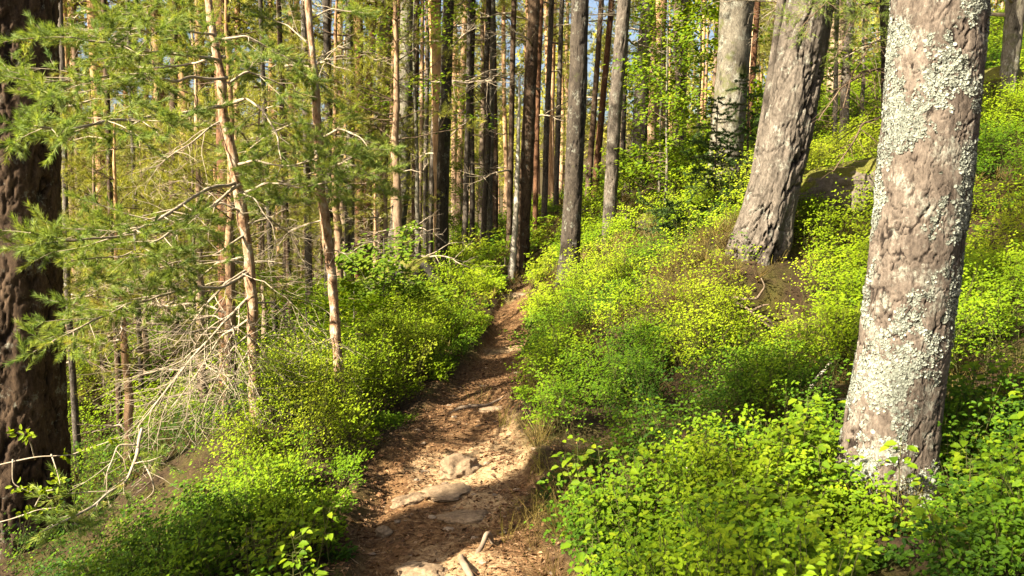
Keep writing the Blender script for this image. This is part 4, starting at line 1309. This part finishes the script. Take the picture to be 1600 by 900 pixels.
rock('trail_rock', 'low pale stone step across the trail near the bottom', 668, 872, 3.85, (.13, .08, .03), M['rock_path'], 41, .4, -.5, 5, .4, sharp=.12)
rock('trail_rock', 'small stone in the trail where it first darkens', 772, 640, 6.9, (.12, .07, .035), M['rock_path'], 43, .4, .3, 4, .3)
rock('trail_rock', 'small pebbly stone near the left margin of the shadow band', 600, 803, 4.55, (.05, .04, .032), M['rock_path'], 45, .3, .3, 4, .3)


def on_ground(px, py, d, lift=0.0):
    p = at(px, py, d)
    return np.array([p[0], p[1], gz(p[0], p[1]) + lift])


def strand(name, label, cat, pts, rad, mat, n=8, wob=.012, seed=1):
    P = np.array(pts); c = P[len(P) // 2].copy()
    b = MB()
    tube(b, P - c, rad, n, wob=wob, seed=seed)
    return tag(obj(name, b.mesh(name, mat), None, c), label, cat)


strand('tree_root', 'bent pale root crossing the bottom of the trail', 'root', [on_ground(748, 905, 3.5, -.02), on_ground(738, 885, 3.7, .012), on_ground(726, 868, 3.85, .015), on_ground(722, 855, 3.95, .0), on_ground(735, 843, 4.05, -.03)], [.012, .016, .015, .012, .006], M['root'], seed=2)
strand('tree_root', 'stubby hooked root standing up near the bottom right of the trail', 'root', [on_ground(742, 856, 3.95, -.02), on_ground(752, 848, 4.0, .02), on_ground(757, 838, 4.08, .055), on_ground(763, 832, 4.1, .04), on_ground(768, 838, 4.1, -.02)], [.008, .012, .013, .012, .008], M['root'], seed=3)
strand('tree_root', 'thin root along the left side of the trail bottom', 'root', [on_ground(600, 880, 3.8, -.02), on_ground(640, 868, 3.9, .01), on_ground(665, 880, 3.8, .012), on_ground(690, 900, 3.6, -.02)], [.006, .011, .012, .006], M['root'], seed=4)
strand('tree_root', 'root lying across the shaded middle of the trail', 'root', [on_ground(690, 640, 6.9, -.02), on_ground(720, 632, 7.05, .01), on_ground(760, 628, 7.1, .012), on_ground(800, 618, 7.3, -.02)], [.008, .014, .013, .007], M['root'], seed=5)
strand('fallen_stick', 'thick pale stick lying on the slope left of the lichen trunk', 'stick', [on_ground(1262, 560, 6.3, .06), on_ground(1280, 545, 6.35, .10), on_ground(1302, 526, 6.4, .17)], [.016, .018, .012], M['deadwood'], seed=6)
strand('fallen_stick', 'broken brown stick below the thick pale one', 'stick', [on_ground(1252, 586, 6.0, .05), on_ground(1280, 580, 6.0, .07), on_ground(1312, 584, 5.95, .06), on_ground(1330, 578, 5.9, .05)], [.012, .014, .010, .006], M['twig'], seed=7)
strand('fallen_stick', 'thin pale stick slanting through the bilberries low on the right', 'stick', [on_ground(1050, 760, 4.5, .12), on_ground(1062, 785, 4.4, .17), on_ground(1078, 812, 4.2, .14)], [.004, .006, .004], M['deadwood'], seed=8)
strand('fallen_log', 'dark log lying across the far slope behind the dark grey trunk', 'log', [on_ground(905, 345, 18, .12), on_ground(940, 325, 18, .2), on_ground(985, 300, 18.5, .3)], [.09, .08, .06], M['bark_grey'], seed=9)
# dead roots hanging out of the dark hollow in the bank
hb = on_ground(1170, 470, 8.0, .25)
rt = thing('hanging_roots', 'tangle of pale bare roots showing in a gap between the bushes of the bank', 'roots', hb)
for k, pl in enumerate(([(1150, 468, 8.1), (1180, 466, 7.7), (1192, 445, 7.6), (1186, 432, 7.6)], [(1148, 470, 8.1), (1168, 485, 7.7), (1190, 505, 7.5), (1210, 520, 7.4)], [(1165, 482, 7.8), (1190, 480, 7.6), (1205, 478, 7.5)], [(1178, 497, 7.6), (1196, 500, 7.5), (1206, 515, 7.5)])):
    b = MB()
    tube(b, np.array([at(*p) for p in pl]) - hb, [.016, .011, .008, .004], 7, wob=.03, seed=k)
    obj('root', b.mesh('root', M['root']), rt)


# ------------------------------------------------------------------ ground cover
def scatter(n_per, dlo, dhi, seed, side=.70):
    rs = np.random.default_rng(seed)
    area = side * (dhi ** 2 - dlo ** 2) + (dhi - dlo) * 2
    n = int(area * n_per)
    d = np.sqrt(rs.uniform(dlo ** 2, dhi ** 2, n))
    x = rs.uniform(-side, side, n) * d + np.sign(rs.normal(size=n)) * rs.random(n) * .8
    return x, d, rs


TREES_XY = [(at(1375, 795, 4.1), .30), (at(1182, 385, 8.6), .34), (at(26, 850, 6.2), .4), (at(887, 440, 11.7), .2), (at(949, 396, 14), .16)]


def cover(x, y):
    """0..1 how thick the bilberry stands"""
    m = path_mask(x, y)
    u, w = path_d(x, y)
    c = 1 - sstep(-.05, .25, m * 1.2 - .02)
    c = c * sstep(.85, 1.3, np.abs(u) / w + .25 * fbm(x * 3, y * 3, oct=2, seed=44) + .05)
    patch = fbm(x * .8 + 3, y * .8, oct=3, seed=50) + .35 * fbm(x * 3.1, y * 3.1, oct=2, seed=52)
    c = c * sstep(-.45, .05, patch + .35)
    c = c * (1 - .88 * sstep(.24, .46, fbm(x * .9, y * .9, oct=2, seed=312)) * sstep(.3, .8, x - np.interp(y, PATH[:, 1], PATH[:, 0])) * sstep(4.2, 5.2, y))
    for p, r in TREES_XY:
        c = c * sstep(r * .75, r * 1.05, np.hypot(x - p[0], y - p[1]))
    h = at(1190, 500, 7.5)
    c = c * sstep(.12, .34, np.hypot((x - h[0]) * .9, (y - h[1]) * .75))
    h = at(1290, 560, 6.2)
    c = c * sstep(.22, .5, np.hypot((x - h[0]) * .9, (y - h[1])))
    # the strip of heather and bare soil right of the trail
    h = at(835, 720, 5.4)
    c = c * sstep(.14, .36, np.hypot((x - h[0]), (y - h[1]) * .55))
    # thinner where the hollow drops away on the left
    c = c * (1 - (.86 - .12 * sstep(8, 12, y)) * sstep(1.72, 2.0, -x - .06 * (y - 4.2) + .25 * fbm(x * 1.5, y * 1.5, oct=2, seed=47)) * (1 - .5 * sstep(9, 13, y)))
    return c


def bilberry(dlo, dhi, per, nleaf, L, hbase, seed, oval=True, hscale=1.0, twigs=True):
    x, y, rs = scatter(per, dlo, dhi, seed)
    keep = rs.random(len(x)) < cover(x, y)
    x, y = x[keep], y[keep]
    z = ground(x, y, False)
    n = len(x)
    wxx = x + .12 * fbm(x * 4, y * 4, oct=2, seed=61); wyy = y + .12 * fbm(x * 4, y * 4 + 9, oct=2, seed=62)
    f1, f2, cid = cells(wxx * 1.45 + 500, wyy * 1.45, 100000, 63)
    g1, g2, gid = cells(wxx * 4.3 + 500, wyy * 4.3, 100000, 65)
    gap = sstep(.05, .30, f2 - f1) * (.25 + .75 * sstep(.12, .3, cid))
    g2 = sstep(.04, .30, np.clip(1 - 1.5 * g1 ** 2, 0, 1))
    kp = rs.random(n) < (.05 + .95 * gap) * (.35 + .65 * g2)
    x, y, z, f1, f2, cid, g1, g2, gid, gap = (q[kp] for q in (x, y, z, f1, f2, cid, g1, g2, gid, gap)); n = len(x)
    dome = np.sqrt(np.clip(1 - 1.6 * f1 ** 2, 0, 1)) * (.35 + .9 * cid) * (.25 + .75 * gap)
    mound = .80 * dome + .45 * np.clip(1 - 1.5 * g1 ** 2, 0, 1) * (.4 + .6 * gid) * (.3 + .7 * gap) + .12 * fbm(x * 1.1, y * 1.1, oct=2, seed=60)
    u, w = path_d(x, y)
    edge = sstep(.0, .55, np.abs(u) - w * .9)
    h = hbase * (.12 + 1.55 * np.clip(mound, 0, 1.4)) * (.45 + .55 * edge) * rs.uniform(.7, 1.25, n)
    h = h * (1 - .78 * np.exp(-((x - 1.45) / .5) ** 2 - ((y - 3.45) / .6) ** 2))
    B = np.c_[x, y, z - .02]
    lean = rs.normal(size=(n, 2)) * .28
    T = B + np.c_[lean * h[:, None], h]
    b = MB()
    hue = np.clip(.46 + .65 * (cid - .5) + .2 * (gid - .5) + .30 * fbm(x * .55, y * .55 + 7, oct=2, seed=71) + .16 * fbm(x * 3, y * 3, oct=2, seed=73) + rs.normal(0, .07, n) + .05 * sstep(8.5, 12, y) * sstep(.8, 2.2, x) - .38 * sstep(1.75, 2.1, -x) * (1 - sstep(8, 11, y)) - .18 * (1 - sstep(4.2, 5.4, y)), 0, 1)  # hollow and foreground leaves tinted darker, shade put into their colour
    k = nleaf
    t = 1 - rs.random((n, k)) ** 2.0 * .66
    az = rs.uniform(0, 2 * np.pi, (n, k))
    rad = (.04 + .75 * np.minimum(h, .3))[:, None] * rs.uniform(.08, .48, (n, k)) * (1.25 - .6 * t)
    out = np.stack([np.cos(az), np.sin(az), np.zeros_like(az)], -1)
    P = B[:, None] + (T - B)[:, None] * t[..., None] + out * rad[..., None]
    P[..., 2] += .10 * rad
    D = out * 1.0 + rs.normal(size=P.shape) * .45
    D[..., 2] += .25
    N = np.array([-.12, -.12, 1.]) + rs.normal(size=P.shape) * .34
    P = P.reshape(-1, 3); D = D.reshape(-1, 3); N = N.reshape(-1, 3)
    N, D = to_light(N, D)
    ll = L * rs.uniform(.55, 1.25, len(P))
    tint = np.clip(np.repeat(hue, k) + rs.normal(0, .065, len(P)) + .22 * (t.ravel() - .75) * .4, 0, 1)  # paler towards the sprig tops: shading put into the leaf tint
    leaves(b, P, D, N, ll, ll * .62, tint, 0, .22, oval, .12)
    if twigs:
        prisms(b, B, T, .0022 if dhi < 12 else .004, .0012, .5, 3, 1)
        sel = rs.random(len(P)) < .08
        base_ = (np.repeat(B, k, 0) + (np.repeat(T, k, 0) - np.repeat(B, k, 0)) * (t.ravel() * .72)[:, None])[sel]
        prisms(b, base_, P[sel], .0014 if dhi < 12 else .0025, .0008, .5, 3, 1)
    return b


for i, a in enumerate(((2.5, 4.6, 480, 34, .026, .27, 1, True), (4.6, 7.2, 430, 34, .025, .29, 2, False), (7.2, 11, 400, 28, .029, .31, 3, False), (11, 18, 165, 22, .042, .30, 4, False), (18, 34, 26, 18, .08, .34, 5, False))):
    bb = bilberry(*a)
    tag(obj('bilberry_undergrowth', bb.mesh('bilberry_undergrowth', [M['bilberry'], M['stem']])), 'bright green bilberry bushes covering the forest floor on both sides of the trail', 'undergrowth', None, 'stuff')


# larger leaved seedlings low on the right and at the bottom left
def broad_plants(n, region, seed, L):
    rs = np.random.default_rng(seed)
    b = MB()
    k = 0
    B = []
    while len(B) < n:
        px, py, d = rs.uniform(*region[0]), 900, rs.uniform(*region[1])
        p = at(px, py, d)
        if float(cover(np.array([p[0]]), np.array([p[1]]))[0]) < .35: continue
        if abs(p[0] / p[1] - .43) < .075 and p[1] < 4.0 and rs.random() < .85: continue
        B.append((p[0], p[1], gz(p[0], p[1])))
    B = np.array(B)
    h = rs.uniform(.16, .46, n)
    T = B + np.c_[rs.normal(size=(n, 2)) * .09, h]
    prisms(b, B - [0, 0, .03], T, .003, .0015, .5, 4, 1)
    k = 15
    t = rs.uniform(.45, 1.02, (n, k)); az = rs.uniform(0, 6.28, (n, k))
    out = np.stack([np.cos(az), np.sin(az), 0 * az], -1)
    st = B[:, None] + (T - B)[:, None] * t[..., None]
    P = st + out * rs.uniform(.01, .06, (n, k))[..., None] + np.array([0, 0, .012])
    prisms(b, st.reshape(-1, 3), P.reshape(-1, 3), .0013, .0009, .5, 3, 1)
    D = out + rs.normal(size=P.shape) * .25 + np.array([0, 0, .12])
    N = np.array([0, -.12, 1.]) + rs.normal(size=P.shape) * .34
    ll = L * rs.uniform(.5, 1.25, n * k)
    N, D = to_light(N.reshape(-1, 3), D.reshape(-1, 3), .6)
    leaves(b, P.reshape(-1, 3), D, N, ll, ll * .66, np.clip(rs.normal(.55, .2, n * k), 0, 1), 0, .18, True, .15)
    return b


for args in ((75, ((1180, 1640), (3.0, 4.4)), 5, .052), (60, ((900, 1250), (3.0, 4.0)), 6, .042), (35, ((330, 520), (3.4, 4.4)), 7, .040), (55, ((1450, 1640), (4.2, 6.5)), 8, .048), (50, ((1180, 1400), (6.3, 8.6)), 9, .05)):
    bb = broad_plants(*args)
    tag(obj('seedling_undergrowth', bb.mesh('seedling_undergrowth', [M['broad'], M['stem']])), 'broad-leaved green seedlings standing out of the bilberry bushes', 'undergrowth', None, 'stuff')


# heather and dry grass
def tufts(n, spots, h, mat, seed, blades=26, w=.003, leafy=True):
    rs = np.random.default_rng(seed)
    b = MB(); B = []
    for (px, py, d, sx, sy, k) in spots:
        c = at(px, py, d)
        for _ in range(k):
            x, y = c[0] + rs.normal() * sx, c[1] + rs.normal() * sy
            B.append((x, y, gz(x, y)))
    B = np.array(B); n = len(B)
    k = blades
    P0 = np.repeat(B, k, 0) + rs.normal(size=(n * k, 3)) * np.array([.03, .03, 0])
    dr = norm(np.array([0, 0, 1.]) + rs.normal(size=(n * k, 3)) * np.array([.6, .6, .12]))
    hh = h * rs.uniform(.4, 1.2, n * k)
    P1 = P0 + dr * hh[:, None]
    P1[:, :2] += rs.normal(size=(n * k, 2)) * .02
    side = norm(np.cross(dr, rs.normal(size=dr.shape))) * (w * .5)
    tint = np.clip(np.repeat(rs.normal(.5, .2, n), k) + rs.normal(0, .12, n * k), 0, 1)
    mid = (P0 + P1) * .5 + rs.normal(size=P0.shape) * .008
    V = np.stack([P0 - side, P0 + side, mid + side, mid - side, P1], 1).reshape(-1, 3)
    o_ = (np.arange(n * k) * 5)[:, None]
    b.add(V, tris=o_ + np.array([[3, 2, 4]]), quads=o_ + np.array([[0, 1, 2, 3]]), tint=np.repeat(tint, 5))
    if leafy:
        needles(b, P0 + (P1 - P0) * .15, P1 - P0, 14, .011, .003, hh * .85, rs, 0, (30, 60), tint=tint)
    return b


hr = np.random.default_rng(311)
hs = []
while len(hs) < 110:
    px_, d_ = hr.uniform(820, 1640), hr.uniform(3.6, 12)
    q = at(px_, 450, d_)
    if float(path_mask(np.array([q[0]]), np.array([q[1]]))[0]) < .1 and fbm(np.array([q[0] * .9]), np.array([q[1] * .9]), oct=2, seed=312)[0] > .2:
        hs.append((px_, 450, d_, .17, .17, int(hr.integers(4, 10))))
heather = tufts(0, hs + [(846, 735, 5.3, .08, .40, 7), (880, 780, 4.7, .10, .2, 4), (1135, 425, 9.2, .35, .4, 40), (1320, 470, 7.2, .3, .35, 34), (1560, 740, 4.3, .18, .25, 16), (1230, 590, 6.2, .3, .3, 26), (1000, 600, 7.2, .4, .5, 22), (620, 590, 8, .15, .5, 12), (870, 900, 3.7, .10, .15, 3)], .22, M['heather'], 91, 20)
tag(obj('heather_undergrowth', heather.mesh('heather_undergrowth', M['heather'])), 'brown-green heather sprigs beside the trail and on the slope', 'undergrowth', None, 'stuff')
grass = tufts(0, [(1130, 410, 9.6, .35, .3, 20), (1020, 350, 13, .9, 1.2, 40), (900, 420, 12.5, .5, .8, 30), (880, 480, 10, .25, .5, 14), (850, 660, 6.2, .08, .4, 5), (1150, 560, 7.2, .3, .2, 22), (1070, 310, 13, .6, .8, 30), (980, 380, 12.5, .6, .7, 40), (300, 660, 8, .6, .6, 16)], .26, M['drygrass'], 92, 18, .0035, False)
tag(obj('dry_grass', grass.mesh('dry_grass', M['drygrass'])), 'dry yellow grass among the bushes on the sunny slope', 'grass', None, 'stuff')

# litter and pebbles on the trail
x, y, rs = scatter(1500, 2.8, 9, 97, .35)
k = rs.random(len(x)) < np.clip(path_mask(x, y) * .55 + .5 * np.exp(-((np.abs(path_d(x, y)[0]) - path_d(x, y)[1]) / .22) ** 2), 0, 1)
x, y = x[k], y[k]
P = np.c_[x, y, ground(x, y) + .004]
b = MB()
n = len(P)
small = rs.random(n)
leaves(b, P, rs.normal(size=(n, 3)) * np.array([1, 1, .18]), np.array([0, 0, 1.]) + rs.normal(size=(n, 3)) * .4, .008 + .034 * small ** 3, .006 + .018 * small ** 3, np.clip(rs.normal(.45, .22, n), 0, 1), 0, .25, True, .3)
# fallen needles and bits of twig
n2 = 26000
x2 = rs.uniform(-1.5, 1.2, n2); y2 = 2.8 + 7 * rs.random(n2) ** 1.3
kk = rs.random(n2) < path_mask(x2, y2) * .8 + .15
x2, y2 = x2[kk], y2[kk]; n2 = len(x2)
P = np.c_[x2, y2, ground(x2, y2) + .004]
D = norm(np.c_[rs.normal(size=(n2, 2)), rs.normal(size=n2) * .12])
ln_ = .02 + .05 * rs.random(n2) ** 3
prisms(b, P, P + D * ln_[:, None], .0011 + .0015 * (ln_ > .05), .0008, np.clip(rs.normal(.6, .2, n2), 0, 1), 3)
tag(obj('leaf_litter', b.mesh('leaf_litter', M['litter'])), 'brown dead leaves, needles and twig bits strewn over the trail', 'litter', None, 'stuff')

import bmesh
bm = bmesh.new(); bmesh.ops.create_icosphere(bm, subdivisions=2, radius=1)
ico = np.array([v.co[:] for v in bm.verts]); icf = np.array([[v.index for v in f.verts] for f in bm.faces]); bm.free()
b = MB()
n = 420
x = rs.uniform(-1.4, .6, n); y = 2.9 + 6.5 * rs.random(n) ** 1.4
k = rs.random(n) < path_mask(x, y)
x, y = x[k], y[k]
z = ground(x, y)
for i in range(len(x)):
    s = .005 + .020 * rs.random() ** 3
    c = ico * (1 + .55 * vnoise(ico[:, 0] * 1.7 + i, ico[:, 1] * 1.7, ico[:, 2] * 1.7))[:, None] * s * np.array([rs.uniform(.8, 1.7), rs.uniform(.7, 1.3), .5])
    b.add(c + [x[i], y[i], z[i] + s * .05], tris=icf, tint=rs.random())
tag(obj('pebbles', b.mesh('pebbles', M['pebble'], False)), 'small stones lying loose on the trail', 'pebbles', None, 'stuff')

# moss and fallen-needle clumps on the forest floor further off: low ground cover between the stems
x, y, rs = scatter(26, 8, 30, 99)
k = rs.random(len(x)) < (1 - path_mask(x, y)) * .8
x, y = x[k], y[k]; n = len(x)
B = np.c_[x, y, ground(x, y, False) - .01]
b = MB()
needles(b, B, np.array([[0, 0, 1.]]) + rs.normal(size=(n, 3)) * .3, 14, .13, .012, .10, rs, 0, (20, 75), tint=np.clip(.5 + .4 * fbm(x * .6, y * .6, oct=2, seed=5), 0, 1))
tag(obj('mossy_undergrowth', b.mesh('mossy_undergrowth', M['heather'])), 'low brown-green moss and crowberry between the far stems', 'undergrowth', None, 'stuff')
